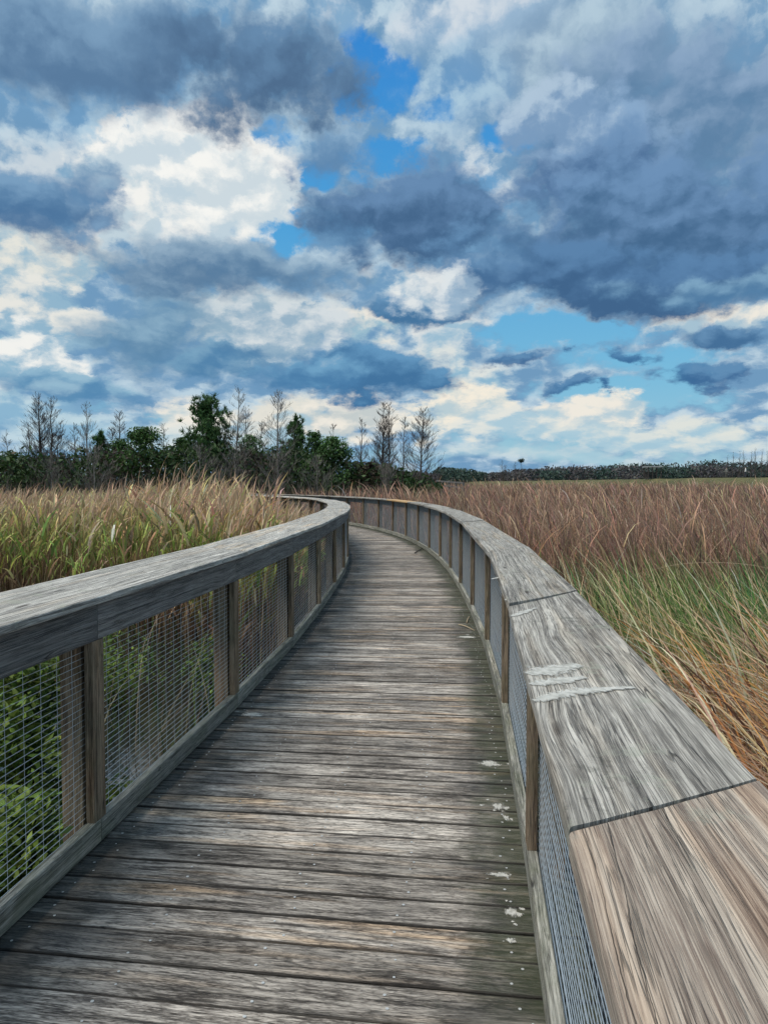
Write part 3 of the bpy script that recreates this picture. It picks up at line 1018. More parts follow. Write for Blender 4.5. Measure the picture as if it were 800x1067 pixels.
def join(parts):
    V, F, C, b = [], [], [], 0
    for v, f, c in parts:
        V.append(v); F.append(f + b); C.append(c); b += len(v)
    return np.concatenate(V), np.concatenate(F), np.concatenate(C)


def lerp(a, b, t):
    a, b = np.asarray(a), np.asarray(b)
    return a[None] * (1 - t[:, None]) + b[None] * t[:, None]


def jit(c, s=.25):
    return np.clip(c * np.exp(rng.normal(0, s, (len(c), 1))) * np.exp(rng.normal(0, s * .25, c.shape)), 0, 1)


# offset of a ground point from the middle of the walk, to keep plants out of it
_ps = np.arange(-4, 46, .25)
_pc = np.array([path(float(q))[:2] for q in _ps]); _pt = np.array([path(float(q))[2] for q in _ps])


def walk_off(x, y):
    d2 = (x[:, None] - _pc[None, :, 0]) ** 2 + (y[:, None] - _pc[None, :, 1]) ** 2
    i = d2.argmin(1)
    dx, dy = x - _pc[i, 0], y - _pc[i, 1]
    return dx * np.cos(_pt[i]) - dy * np.sin(_pt[i]), _ps[i]


def wave(x, y, s, ph=0.0):
    return (np.sin(x * s + ph) + np.sin(y * s * 1.31 + 1.7 + ph) + np.sin((x + y) * s * .77 + 2.9 * ph) + np.sin((x - 1.3 * y) * s * 1.9 + ph * .3)) / 4


def sample_view(n, d0, d1, a0, a1, pw=1.0):
    """points spread evenly over the angle and denser near the walk: distance grows geometrically"""
    q = rng.random(n)
    d = d0 * (d1 / d0) ** (q ** pw)
    a = rng.uniform(a0, a1, n)
    return d * np.sin(a), d * np.cos(a)


# --- tall cane on the left: leafy, green in the middle, straw and pinkish at the top, dark red-brown at the foot
def left_cane():
    n = 52000
    x, y = sample_view(n, 8.0, 36.0, R(-66), R(-2), 0.9)
    off, s = walk_off(x, y)
    front = np.where(x > -4.5, 8.2 + (-1.6 - x) * 1.15, 11.5 + (-4.5 - x) * .25) + .8 * wave(x, y, 1.9)
    ok = (off < -HW - .62) & (y > front) & (s < 46)
    ok &= (y < 30 - 0.1 * x)
    x, y, off = x[ok], y[ok], off[ok]
    n = len(x)
    top = 2.05 + .17 * wave(x, y, .9, 1.0) + .10 * wave(x, y, 2.6) + .50 * np.exp(-((x + 3.15) ** 2 + (y - 13.4) ** 2) / 2.2) - .50 * sst(-.215, -.165, x / y) * sst(9, 12, y) - .12 * sst(-.30, -.45, x / y)
    top = top * rng.normal(1, .05, n) + .24 * wave(x, y, 4.3, .7)
    q = rng.random(n) ** .75
    hz = top * (.05 + .80 * q)
    base = np.stack([x, y, WATER_Z - .05 + hz], 1)
    L = top * rng.uniform(.16, .34, n) * (1.1 - .2 * q)
    az = rng.uniform(0, 2 * np.pi, n)
    az = np.where(rng.random(n) < .45, rng.normal(.2, .9, n), az)
    lean = rng.uniform(.05, .6, n)
    bend = rng.uniform(.4, 2.3, n) * np.where(q > .8, .75, 1)
    w = rng.uniform(.016, .042, n) * (1 + np.hypot(x, y) / 30)
    patch = .5 + .5 * wave(x, y, 1.3, 2.0)
    green = lerp((.10, .18, .035), (.42, .46, .13), rng.random(n))
    straw = lerp((.62, .50, .28), (.66, .42, .24), rng.random(n))
    pink = lerp((.52, .28, .19), (.64, .42, .28), rng.random(n))
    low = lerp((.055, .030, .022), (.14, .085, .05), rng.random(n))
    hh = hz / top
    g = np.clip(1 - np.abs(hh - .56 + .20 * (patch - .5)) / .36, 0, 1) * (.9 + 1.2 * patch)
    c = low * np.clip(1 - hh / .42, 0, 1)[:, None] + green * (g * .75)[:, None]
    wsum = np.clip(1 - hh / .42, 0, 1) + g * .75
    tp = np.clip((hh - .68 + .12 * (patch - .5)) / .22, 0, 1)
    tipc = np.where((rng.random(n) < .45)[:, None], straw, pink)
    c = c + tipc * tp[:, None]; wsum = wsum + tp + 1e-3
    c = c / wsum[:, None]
    dry = rng.random(n) < .20
    c = np.where(dry[:, None], straw * .8, c)
    c = jit(c, .42)
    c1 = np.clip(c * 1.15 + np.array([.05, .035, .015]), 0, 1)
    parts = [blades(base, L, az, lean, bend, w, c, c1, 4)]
    # upright stems
    m = 14000
    k = rng.choice(n, m)
    base = np.stack([x[k] + rng.normal(0, .05, m), y[k] + rng.normal(0, .05, m), np.full(m, WATER_Z - .1)], 1)
    cs = jit(lerp((.13, .07, .045), (.30, .21, .12), rng.random(m)), .25)
    parts.append(blades(base, top[k] * rng.uniform(.75, .98, m), rng.uniform(0, 6.28, m), rng.uniform(0, .14, m), rng.uniform(0, .3, m), np.full(m, .014), cs * .7, cs * 1.5, 3))
    # feathery plumes on top
    m = 9000
    k = rng.choice(n, m)
    base = np.stack([x[k], y[k], WATER_Z + top[k] * rng.uniform(.78, .93, m)], 1)
    cs = jit(lerp((.50, .30, .20), (.56, .42, .28), rng.random(m)), .2)
    parts.append(blades(base, rng.uniform(.22, .42, m), rng.normal(.3, 1.2, m), rng.uniform(.0, .5, m), rng.uniform(.2, 1.1, m), rng.uniform(.012, .026, m), cs, cs, 4))
    V, F, C = join(parts)
    o = mesh_from('cane_grass', V, F, C, M['blade'])
    tag(o, 'tall marsh cane with green leaves and straw pink tips left of the walk', 'marsh grass', kind='stuff')


left_cane()


# --- brown reed field right of the walk, out to the levee
def brown_reeds():
    parts = []
    for (n, d0, d1, segs, wmul, a0, a1) in [(52000, 6.5, 30, 4, 1.0, -12, 64), (46000, 26, 110, 3, 2.3, -8, 60)]:
        x, y = sample_view(n, d0, d1, R(a0), R(a1), 0.85)
        off, s = walk_off(x, y)
        lev = x < 59 - .13 * (y - 110) - 14 + (y < 110) * (110 - y) * .12
        ok = (off > HW + .75) & lev & (y > 9.3 + .5 * wave(x, y, 1.1))
        ok &= ~((y > 42) & (x < 1))
        x, y = x[ok], y[ok]; n = len(x)
        dist = np.hypot(x, y)
        top = 1.92 + .10 * wave(x, y, .55, .5) + .08 * wave(x, y, 1.7) + np.clip((dist - 16) / 75, 0, 1) * .82 + .28 * np.exp(-(((x + .6) ** 2 + (y - 27) ** 2) / 9))
        top = top * rng.normal(1, .06, n)
        q = rng.random(n)
        st = rng.random(n) < .35
        hz = np.where(st, 0, top * (.12 + .62 * q))
        base = np.stack([x, y, WATER_Z - .05 + hz], 1)
        L = np.where(st, top * rng.uniform(.8, 1.0, n), top * rng.uniform(.2, .5, n))
        az = rng.normal(2.6, 1.3, n)
        lean = np.where(st, rng.uniform(0, .22, n), rng.uniform(.05, .6, n))
        bend = np.where(st, rng.uniform(.0, .7, n), rng.uniform(.2, 1.5, n))
        w = rng.uniform(.009, .018, n) * wmul * (1 + dist / 45)
        a = rng.random(n)
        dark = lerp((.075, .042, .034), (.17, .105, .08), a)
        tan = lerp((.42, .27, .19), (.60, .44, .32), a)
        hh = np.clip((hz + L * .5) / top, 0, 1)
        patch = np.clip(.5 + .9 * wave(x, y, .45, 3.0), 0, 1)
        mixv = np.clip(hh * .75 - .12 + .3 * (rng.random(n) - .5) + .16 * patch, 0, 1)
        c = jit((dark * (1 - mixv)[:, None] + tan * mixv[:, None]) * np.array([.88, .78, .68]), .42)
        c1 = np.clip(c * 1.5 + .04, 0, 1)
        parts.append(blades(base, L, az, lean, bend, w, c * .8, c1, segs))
    V, F, C = join(parts)
    o = mesh_from('brown_reeds', V, F, C, M['blade'])
    tag(o, 'wide field of dead purplish brown reeds between the walk and the levee', 'reeds', kind='stuff')


brown_reeds()


# --- green sedge patch on the right
def green_sedge():
    n = 15000
    x = rng.uniform(1.2, 9, n); y = rng.uniform(3.2, 11.5, n)
    off, s = walk_off(x, y)
    d = .18 * wave(x, y, 2.2)
    ok = (off > HW + .8 + .25 * np.clip(7 - y, 0, 9)) & (y < 9.6 + d * 5) & (y > 4.9 - .45 * (x - 2.4) + d * 3) & (x < 8)
    x, y = x[ok], y[ok]; n = len(x)
    cx, cy = np.round(x / .55) * .55, np.round(y / .55) * .55
    x = cx + (x - cx) * .55 + .12 * np.sin(cy * 7); y = cy + (y - cy) * .55 + .12 * np.sin(cx * 9)
    top = 1.42 + .16 * wave(x, y, 1.6, 4.0) + .22 * sst(2.0, 3.4, x)
    base = np.stack([x, y, np.full(n, WATER_Z - .05)], 1)
    L = top * rng.uniform(.65, 1.12, n)
    az = np.where(rng.random(n) < .8, rng.normal(2.5, .6, n), rng.uniform(0, 6.28, n))
    c = lerp((.04, .085, .022), (.20, .28, .075), rng.random(n) ** 1.3)
    deep = lerp((.022, .085, .028), (.07, .22, .06), rng.random(n))
    c = np.where((wave(x, y, 1.1, 1.2) > .12)[:, None], deep, c)
    dry = rng.random(n) < .36
    c = np.where(dry[:, None], lerp((.40, .29, .15), (.66, .52, .32), rng.random(n)), c)
    c = jit(c, .25)
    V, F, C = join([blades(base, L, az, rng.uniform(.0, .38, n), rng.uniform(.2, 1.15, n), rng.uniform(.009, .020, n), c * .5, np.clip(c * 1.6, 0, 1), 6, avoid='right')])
    o = mesh_from('green_sedge', V, F, C, M['blade'])
    tag(o, 'patch of green sedge blades beyond the straw grass on the right', 'sedge', kind='stuff')


green_sedge()


# --- straw-coloured arching blades right beside the right rail
def straw_grass():
    n = 15500
    x = rng.uniform(1.2, 7.0, n); y = rng.uniform(.3, 8.0, n)
    off, s = walk_off(x, y)
    dens = np.exp(-((off - HW - 1.9) / 1.4) ** 2)
    ok = (off > HW + .6) & (rng.random(n) < dens) & (y < 4.9 + .5 * wave(x, y, 2.3)) & (x < 5.6)
    x, y = x[ok], y[ok]; n = len(x)
    cx, cy = np.round(x / .5) * .5, np.round(y / .5) * .5
    x = cx + (x - cx) * .4 + .16 * np.sin(cy * 5); y = cy + (y - cy) * .4 + .14 * np.sin(cx * 7)
    off, s = walk_off(x, y)
    base = np.stack([x, y, np.full(n, WATER_Z - .08)], 1)
    L = rng.uniform(1.3, 2.35, n) * (1 - .12 * sst(3.2, 4.8, y))
    az = np.where(rng.random(n) < .82, rng.normal(2.6, .55, n), rng.uniform(0, 6.28, n))
    c = lerp((.52, .34, .20), (.86, .68, .48), rng.random(n))
    og = rng.random(n) < .30
    c = np.where(og[:, None], lerp((.50, .22, .08), (.70, .38, .16), rng.random(n)), c)
    gr = rng.random(n) < .16
    c = np.where(gr[:, None], lerp((.14, .07, .05), (.24, .14, .09), rng.random(n)), c)
    c = jit(c, .28)
    lean = rng.uniform(-.10, .38, n); bend = rng.uniform(.9, 2.5, n)
    close = np.clip(1.1 - (off - HW), 0, 1)
    bend = bend * (1 - .3 * close)
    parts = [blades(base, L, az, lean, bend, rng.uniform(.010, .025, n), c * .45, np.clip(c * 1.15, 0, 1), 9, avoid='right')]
    m = 4200
    k = rng.choice(n, m)
    b2 = base[k].copy(); b2[:, 2] += rng.uniform(.05, .95, m)
    c2 = jit(lerp((.12, .06, .04), (.46, .30, .18), rng.random(m)), .3)
    parts.append(blades(b2, rng.uniform(.4, 1.0, m), np.where(rng.random(m) < .6, rng.normal(2.5, .6, m), rng.uniform(0, 6.28, m)), rng.uniform(.7, 1.6, m), rng.uniform(-.2, .6, m), rng.uniform(.006, .013, m), c2, c2, 3, avoid='right'))
    V, F, C = join(parts)
    o = mesh_from('straw_grass', V, F, C, M['blade'])
    tag(o, 'long arching straw and orange grass blades leaning towards the right rail', 'dry grass', kind='stuff')


straw_grass()


def pt_cam(px, py, d):
    """point at forward distance d seen at a photo pixel"""
    x, y = (px - 400) / F_PX, (533.5 - py) / F_PX
    v = Vector((x, math.cos(PITCH) + y * math.sin(PITCH), y * math.cos(PITCH) - math.sin(PITCH)))
    return Vector((0, 0, EYE)) + v * (d / v.y)


# a few long blades that stand out against the field, each rooted in the marsh
def long_blades():
    items = [((2.35, 2.9), [(2.35, 2.9, -.8), (2.30, 3.0, .2), (2.05, 3.05, .85), (1.75, 3.1, 1.10), (1.38, 3.15, 1.14), (1.12, 3.2, 1.075)], 'broad straw blade arching right over the right cap board'),
             ((3.2, 3.6), [(3.2, 3.6, -.8), (3.05, 3.7, .4), (2.7, 3.9, 1.0), (2.25, 4.1, 1.28), (1.75, 4.3, 1.3)], 'long pale blade bowing left above the straw grass'),
             ((3.6, 4.0), [(3.6, 4.0, -.8), (3.45, 4.1, .5), (3.1, 4.3, 1.15), (2.75, 4.6, 1.42)], 'tall tan blade rising highest from the straw grass on the right')]
    for (root, pts, lab) in items:
        P = [Vector(p) for p in pts]
        # Catmull-Rom through the points
        C = []
        for i in range(len(P) - 1):
            p0, p1, p2, p3 = P[max(i - 1, 0)], P[i], P[i + 1], P[min(i + 2, len(P) - 1)]
            for q in np.linspace(0, 1, 6, endpoint=False):
                q = float(q)
                C.append(.5 * ((2 * p1) + (p2 - p0) * q + (2 * p0 - 5 * p1 + 4 * p2 - p3) * q * q + (3 * p1 - p0 - 3 * p2 + p3) * q ** 3))
        C.append(P[-1])
        V, F = [], []
        n = len(C)
        for k, c in enumerate(C):
            q = k / (n - 1)
            w = .0075 * min(1, (1 - q) * 2.5 + .12)
            V += [tuple(c + Vector((.3, 1, 0)).normalized() * w), tuple(c + UP * .001 * (1 - q)), tuple(c - Vector((.3, 1, 0)).normalized() * w)]
        for k in range(n - 1):
            a = k * 3
            F += [(a, a + 1, a + 4, a + 3), (a + 1, a + 2, a + 5, a + 4)]
        V, F = np.array(V), np.array(F)
        col = np.tile(np.array([[.56, .40, .25]]), (len(V), 1))
        o = mesh_from('grass_blade', V, F, col, M['blade'], origin=tuple(P[0]))
        tag(o, lab, 'grass blade')


long_blades()


# --- plants seen through the mesh on the left
def left_understory():
    # dead diagonal stalks and thin rushes standing in the open water
    n = 1500
    s = rng.uniform(0, 11, n); off = -(HW + .35 + rng.random(n) ** 1.2 * 4.2)
    xy = np.array([PP(a, b)[:2] for a, b in zip(s, off)])
    x, y = xy[:, 0], xy[:, 1]
    keep = (wave(x, y, 1.7, 5.0) > .05) | (s < 2.6)
    x, y, s = x[keep], y[keep], s[keep]; n = len(x)
    base = np.stack([x, y, np.full(n, WATER_Z - .1)], 1)
    c = lerp((.07, .05, .035), (.34, .27, .18), rng.random(n))
    g = rng.random(n) < .45
    c = np.where(g[:, None], lerp((.05, .11, .03), (.13, .20, .05), rng.random(n)), c)
    c = jit(c, .25)
    L = rng.uniform(.6, 1.55, n)
    V, F, C = join([blades(base, L, rng.uniform(0, 6.28, n), rng.uniform(0, .6, n), rng.uniform(0, .9, n), rng.uniform(.006, .014, n), c * .6, c, 5, avoid='left')])
    o = mesh_from('rushes', V, F, C, M['blade'])
    tag(o, 'thin rushes and dead stalks standing in dark water behind the left mesh', 'rushes', kind='stuff')
    # small leaves of water weed, lying in mats and climbing the stalks
    n = 17000
    s = rng.uniform(-.5, 12.5, n); off = -(HW + .2 + rng.random(n) * 5.5)
    xy = np.array([PP(a, b)[:2] for a, b in zip(s, off)])
    x, y = xy[:, 0], xy[:, 1]
    m_ = wave(x, y, 1.5, 2.2) + .6 * wave(x, y, 4.1, .4)
    keep = m_ > .18
    x, y = x[keep], y[keep]; n = len(x)
    z = WATER_Z + np.abs(rng.normal(0, 1, n)) * .10 * (1 + 1.5 * np.clip(m_[keep], 0, 1))
    V, F, C = leaf_quads(np.stack([x, y, z], 1), .022, .045, lerp((.05, .10, .02), (.17, .26, .05), rng.random(n)), flat=.7)
    o = mesh_from('water_weed', V, F, C, M['leaf'])
    tag(o, 'mats of small bright green leaves floating behind the left mesh', 'water weed', kind='stuff')


def leaf_quads(P, a, b, c, flat=.3):
    n = len(P)
    nrm = rng.normal(0, 1, (n, 3)); nrm[:, 2] = np.abs(nrm[:, 2]) + flat * 3
    nrm /= np.linalg.norm(nrm, axis=1)[:, None]
    t = rng.normal(0, 1, (n, 3)); t -= nrm * (t * nrm).sum(1)[:, None]; t /= np.linalg.norm(t, axis=1)[:, None]
    bt = np.cross(nrm, t)
    l = rng.uniform(a, b, n)[:, None]; w = l * .5
    V = np.stack([P - t * l * .5, P + bt * w * .5 - nrm * l * .08, P + t * l * .5, P - bt * w * .5 - nrm * l * .08], 1)
    F = np.arange(n * 4).reshape(n, 4)
    C = np.repeat(jit(c, .25), 4, 0)
    return V.reshape(-1, 3), F, C


left_understory()


def leafy_bush(name, loc, h, r, label, n, ca, cb, group=None, lsize=(.035, .075)):
    root = empty(name, loc, label, 'shrub', group)
    mb = MB(); tips = []
    for k in range(int(6 + r * 6)):
        a = rnd.uniform(0, 6.28); rr = rnd.uniform(.1, 1) * r
        p0 = Vector(loc) + Vector((math.cos(a) * rr * .25, math.sin(a) * rr * .25, 0))
        p2 = Vector(loc) + Vector((math.cos(a) * rr, math.sin(a) * rr, h * rnd.uniform(.55, 1)))
        p1 = p0.lerp(p2, .5) + Vector((0, 0, h * .12))
        fr = [(p, Vector((1, 0, 0)) * w, Vector((0, 1, 0)) * w) for p, w in ((p0, .008), (p1, .006), (p2, .003))]
        mb.sweep(fr, [(-1, -1), (1, -1), (1, 1), (-1, 1)], (0, 0))
        tips.append((p0, p1, p2))
    mb.build('stem', M['bark'], root)
    k = rng.integers(0, len(tips), n); q = rng.random(n) ** .6
    T = np.array([[list(a), list(b), list(c)] for a, b, c in tips])
    P = T[k, 0] * ((1 - q) ** 2)[:, None] + T[k, 1] * (2 * q * (1 - q))[:, None] + T[k, 2] * (q ** 2)[:, None]
    P = P + rng.normal(0, r * .16, (n, 3))
    P[:, 2] = np.maximum(P[:, 2], loc[2] + .03)
    V, F, C = leaf_quads(P, lsize[0], lsize[1], lerp(ca, cb, rng.random(n)), .2)
    mesh_from('foliage', V, F, C, M['leaf'], root, origin=tuple(loc))


BUSH = [(-1.62, 2.95, .95, .36, 'leafy green shrub filling the bottom left corner behind the wire mesh', 5200),
        (-2.05, 3.95, 1.55, .46, 'tallest leafy green shrub behind the leftmost mesh panel', 6500),
        (-3.1, 5.2, 1.60, .50, 'green shrub standing in water a little beyond the tallest one, at the left edge', 5200),
        (-1.80, 4.35, .50, .34, 'low yellow green shrub at the foot of the second mesh panel', 1500),
        (-2.9, 7.4, .70, .55, 'small green bush in open water seen through the second mesh panel', 1800),
        (-1.75, 7.4, .70, .35, 'thin bush standing close behind the third mesh panel', 900)]
for (x, y, h, r, lab, n) in BUSH:
    leafy_bush('shrub', (x, y, WATER_Z - .02), h, r, lab, n, (.05, .10, .022), (.19, .26, .05))


# ------------------------------------------------------------------ trees
def tube(mb, pts, rad, sides=5):
    fr = []
    for i, p in enumerate(pts):
        d = (pts[min(i + 1, len(pts) - 1)] - pts[max(i - 1, 0)]).normalized()
        a = d.cross(UP if abs(d.z) < .9 else Vector((1, 0, 0))).normalized(); b = d.cross(a)
        fr.append((p, a * rad[i], b * rad[i]))
    sec = [(math.cos(2 * math.pi * k / sides), math.sin(2 * math.pi * k / sides)) for k in range(sides)]
    mb.sweep(fr, sec, (0, 0), cap=False)


def bare_tree(px, top_py, d, label, spread=.30, pale=False, base_frac=.12, nb=46, multi=1, ang=(45, 75), up=.55, gz=None, cat='bare tree', group=None, thick=1.0, name='bare_tree'):
    top = pt_cam(px, top_py, d)
    z0 = float(ground_z(top.x, top.y)) if gz is None else gz
    z0 -= .05
    H = top.z - z0
    root = empty(name, (top.x, top.y, z0), label, cat, group)
    tm, cm = MB(), MB()
    for mt in range(multi):
        bx = Vector((top.x, top.y, z0)) + Vector((rnd.uniform(-.3, .3), rnd.uniform(-.3, .3), 0)) * (mt > 0)
        hh = H * (1 if mt == 0 else rnd.uniform(.7, .93))
        tx = bx + Vector((rnd.uniform(-.04, .04) * H + (mt * .07 * H if mt else 0) * rnd.choice((-1, 1)), 0, hh))
        n = 9
        tp = [bx.lerp(tx, k / n) + Vector((rnd.uniform(-.012, .012), rnd.uniform(-.012, .012), 0)) * H * .6 * (0 < k < n) for k in range(n + 1)]
        r0 = H * .011 * thick + .012
        tube(tm, tp, [max(.010, r0 * (1 - k / n) ** .8 * (1.35 if k == 0 else 1)) for k in range(n + 1)], 6)
        for b in range(int(nb * 1.5)):
            q = base_frac + (1 - base_frac) * rnd.random() ** .85 * .97
            i = min(int(q * n), n - 1)
            p = tp[i].lerp(tp[i + 1], q * n - i)
            a = rnd.uniform(0, 6.28)
            L = H * spread * (1 - q) ** .75 * rnd.uniform(.55, 1.15) + H * .03
            el = R(90 - rnd.uniform(*ang))
            dr = Vector((math.cos(a) * math.cos(el), math.sin(a) * math.cos(el), math.sin(el)))
            bp = [p]
            m = 4
            for k in range(m):
                dr = (dr + Vector((rnd.uniform(-.16, .16), rnd.uniform(-.16, .16), up * .22))).normalized()
                bp.append(bp[-1] + dr * L / m)
            rb = max(.010, r0 * (1 - q) * .38)
            tube(cm, bp, [rb, rb * .75, rb * .55, rb * .4, .006], 3)
            for tw in range(9 if L > H * .08 else 6):
                i2 = rnd.randint(1, m - 1) if m > 1 else 0
                f2 = rnd.random()
                pp = bp[i2].lerp(bp[i2 + 1], f2)
                d2 = (dr + Vector((rnd.uniform(-.9, .9), rnd.uniform(-.9, .9), rnd.uniform(-.1, .7)))).normalized()
                l2 = L * rnd.uniform(.2, .45)
                d3 = (d2 + Vector((rnd.uniform(-.3, .3), rnd.uniform(-.3, .3), .3))).normalized()
                tube(cm, [pp, pp + d2 * l2 * .5, pp + d2 * l2 * .5 + d3 * l2 * .5], [max(.006, rb * .4), .007, .005], 3)
    tm.build('trunk', M['bark_pale'] if pale else M['bark'], root)
    cm.build('crown', M['twig_pale'] if pale else M['twig'], root)
    return root


def needle_tufts(centres, dirs, L, n_per, ca, cb, wid=.05):
    m = len(centres) * n_per
    P = np.repeat(centres, n_per, 0); D = np.repeat(dirs, n_per, 0)
    v = D * 1.0 + rng.normal(0, .75, (m, 3)); v /= np.linalg.norm(v, axis=1)[:, None]
    l = L * rng.uniform(.6, 1.1, m)[:, None]
    s_ = np.cross(v, rng.normal(0, 1, (m, 3))); s_ /= np.linalg.norm(s_, axis=1)[:, None]
    V = np.stack([P - s_ * wid * .5, P + s_ * wid * .5, P + v * l + s_ * wid * .2, P + v * l - s_ * wid * .2], 1).reshape(-1, 3)
    F = np.arange(m * 4).reshape(m, 4)
    C = np.repeat(jit(lerp(ca, cb, rng.random(m)), .2), 4, 0)
    return V, F, C


def pine(px, top_py, d, label, wid=.32, dens=1.0, lo=.30, gap=.5, green=((.035, .085, .03), (.10, .19, .06)), tuft=.30, nb=44, name='pine_tree', cat='pine tree', asc=38, hs=.99):
    top = pt_cam(px, top_py, d)
    z0 = float(ground_z(top.x, top.y)) - .05
    H = (top.z - z0) * hs
    root = empty(name, (top.x, top.y, z0), label, cat)
    tm = MB(); bx = Vector((top.x, top.y, z0))
    n = 8
    tp = [bx + UP * (H * .97 * k / n) + Vector((rnd.uniform(-.1, .1), rnd.uniform(-.1, .1), 0)) * (k > 0) for k in range(n + 1)]
    tube(tm, tp, [H * .016 * (1 - k / n) + .02 for k in range(n + 1)], 6)
    cen, dr_ = [], []
    lm = MB()
    for b in range(nb):
        q = lo + (1 - lo) * (b / nb) ** .9
        i = min(int(q * n), n - 1)
        p = tp[i].lerp(tp[i + 1], q * n - i)
        a = b * 2.4 + rnd.uniform(-.5, .5)
        shape = max(0.0, (1 - q) / (1 - lo)) ** .6 + .05
        L = H * wid * shape * rnd.uniform(.5, 1.15) * (.45 if q > .88 else 1)
        el = R(asc * rnd.uniform(.5, 1.3) + 25 * q)
        dv = Vector((math.cos(a) * math.cos(el), math.sin(a) * math.cos(el), math.sin(el)))
        pts = [p, p + dv * L * .5, p + dv * L + UP * L * .18]
        tube(lm, pts, [.03, .02, .012], 3)
        nt = int((2 + L * 4) * dens)
        for k in range(nt):
            f = 1 - rnd.random() ** 1.2 * .6
            c = pts[1].lerp(pts[2], (f - .5) * 2) if f > .5 else pts[0].lerp(pts[1], f * 2)
            sp = L * .12 + .03
            c = c + Vector((rnd.gauss(0, sp), rnd.gauss(0, sp), rnd.gauss(0, sp * .7)))
            cen.append(tuple(c)); v = (dv * .5 + UP * .8 + Vector((rnd.uniform(-.5, .5), rnd.uniform(-.5, .5), 0))).normalized(); dr_.append(tuple(v))
    for k in range(int(5 * dens)):
        cen.append(tuple(tp[-1] + UP * (.03 * H - k * .10))); dr_.append((0, 0, 1))
    tm.build('trunk', M['bark'], root)
    lm.build('limbs', M['bark'], root)
    V, F, C = needle_tufts(np.array(cen), np.array(dr_), tuft, 20, *green)
    mesh_from('crown', V, F, C, M['needle'], root, origin=(top.x, top.y, z0))
    return root


def evergreen(px, top_py, d, wpx, label, shape='round', ca=(.034, .078, .026), cb=(.09, .17, .055), n=5200, lsize=(.10, .24), name='evergreen_tree', cat='evergreen tree'):
    top = pt_cam(px, top_py, d)
    z0 = float(ground_z(top.x, top.y)) - .05
    H = top.z - z0; r = wpx / 2 / F_PX * d
    root = empty(name, (top.x, top.y, z0), label, cat)
    bx = Vector((top.x, top.y, z0))
    tm = MB()
    tube(tm, [bx, bx + UP * H * .5, bx + UP * H * .9], [H * .018 + .03, H * .012 + .02, .015], 6)
    tm.build('trunk', M['bark'], root)
    # leaf clumps: sub-blobs inside the outline
    nc = 46
    cl = []
    for k in range(nc):
        q = rnd.random()
        h = .12 + .84 * q
        if shape == 'cone': rr = r * (1 - q) ** .7 * 1.1 + .12
        else: rr = r * math.sqrt(max(.04, 1 - (q * 1.55 - .55) ** 2)) * (1 if q > .3 else .9)
        a = rnd.uniform(0, 6.28); rad = rr * rnd.uniform(.35, 1.0)
        cl.append((top.x + math.cos(a) * rad, top.y + math.sin(a) * rad, z0 + H * h, rnd.uniform(.26, .42) * r + .10))
    cl.append((top.x, top.y, z0 + H * .95, .16 * r + .08))
    cl = np.array(cl)
    k = rng.integers(0, len(cl), n)
    g = rng.normal(0, 1, (n, 3)); g /= np.linalg.norm(g, axis=1)[:, None]
    P = cl[k, :3] + g * (cl[k, 3] * rng.uniform(.3, 1.1, n))[:, None] * np.array([1, 1, .85])
    P[:, 2] = np.minimum(P[:, 2], z0 + H * 1.01)
    tone = np.exp(np.random.default_rng(int(px)).normal(0, .22, len(cl)))[k]
    c = lerp(ca, cb, rng.random(n)) * tone[:, None]
    V, F, C = leaf_quads(P, lsize[0], lsize[1], c, .15)
    mesh_from('crown', V, F, C, M['leaf'], root, origin=(top.x, top.y, z0))
    return root


# evergreens and pines of the wood on the left
evergreen(14, 472, 44, 62, 'bushy bright green tree at the far left edge of the wood', n=6500, ca=(.025, .06, .015), cb=(.07, .12, .035))
evergreen(50, 478, 52, 60, 'low dark bush-like tree under the leftmost bare trees', n=4500, ca=(.03, .032, .02), cb=(.07, .07, .045))
pine(106, 450, 47, 'small dark pine between two bare trees at the left', wid=.26, nb=34, tuft=.32, dens=1.2)
evergreen(126, 458, 46, 44, 'dark green pointed tree right beside the small pine', 'cone', n=5500)
evergreen(151, 446, 45, 52, 'broad mid green tree left of the big pine', n=8000, ca=(.035, .085, .022), cb=(.09, .17, .05))
evergreen(189, 457, 46, 40, 'dark narrow tree just left of the big pine', 'cone', n=5200)
pine(216, 412, 45, 'big open-crowned pine, tallest green tree in the wood', wid=.36, dens=1.0, nb=60, lo=.30, tuft=.34, asc=50, hs=.98)
evergreen(222, 462, 46, 74, 'dense dark tree filling in below the big pine', n=9000)
evergreen(262, 453, 46, 50, 'dark green tree with pointed top right of the big pine', 'cone', n=7000)
pine(309, 433, 46, 'slim dark pine with a knobbly top near the middle of the wood', wid=.24, dens=1.2, nb=40, lo=.34, tuft=.30)
evergreen(297, 468, 46, 50, 'dark evergreen standing under the slim pine', n=6000)
evergreen(328, 449, 45, 34, 'narrow spiky evergreen right of the slim pine', 'cone', n=5200)
evergreen(348, 456, 44, 52, 'rounded dark evergreen closing the green part of the wood on the right', n=8500)
evergreen(384, 482, 44, 46, 'low brownish thicket tree beneath the bare trunks', n=5000, ca=(.035, .03, .02), cb=(.08, .065, .04))

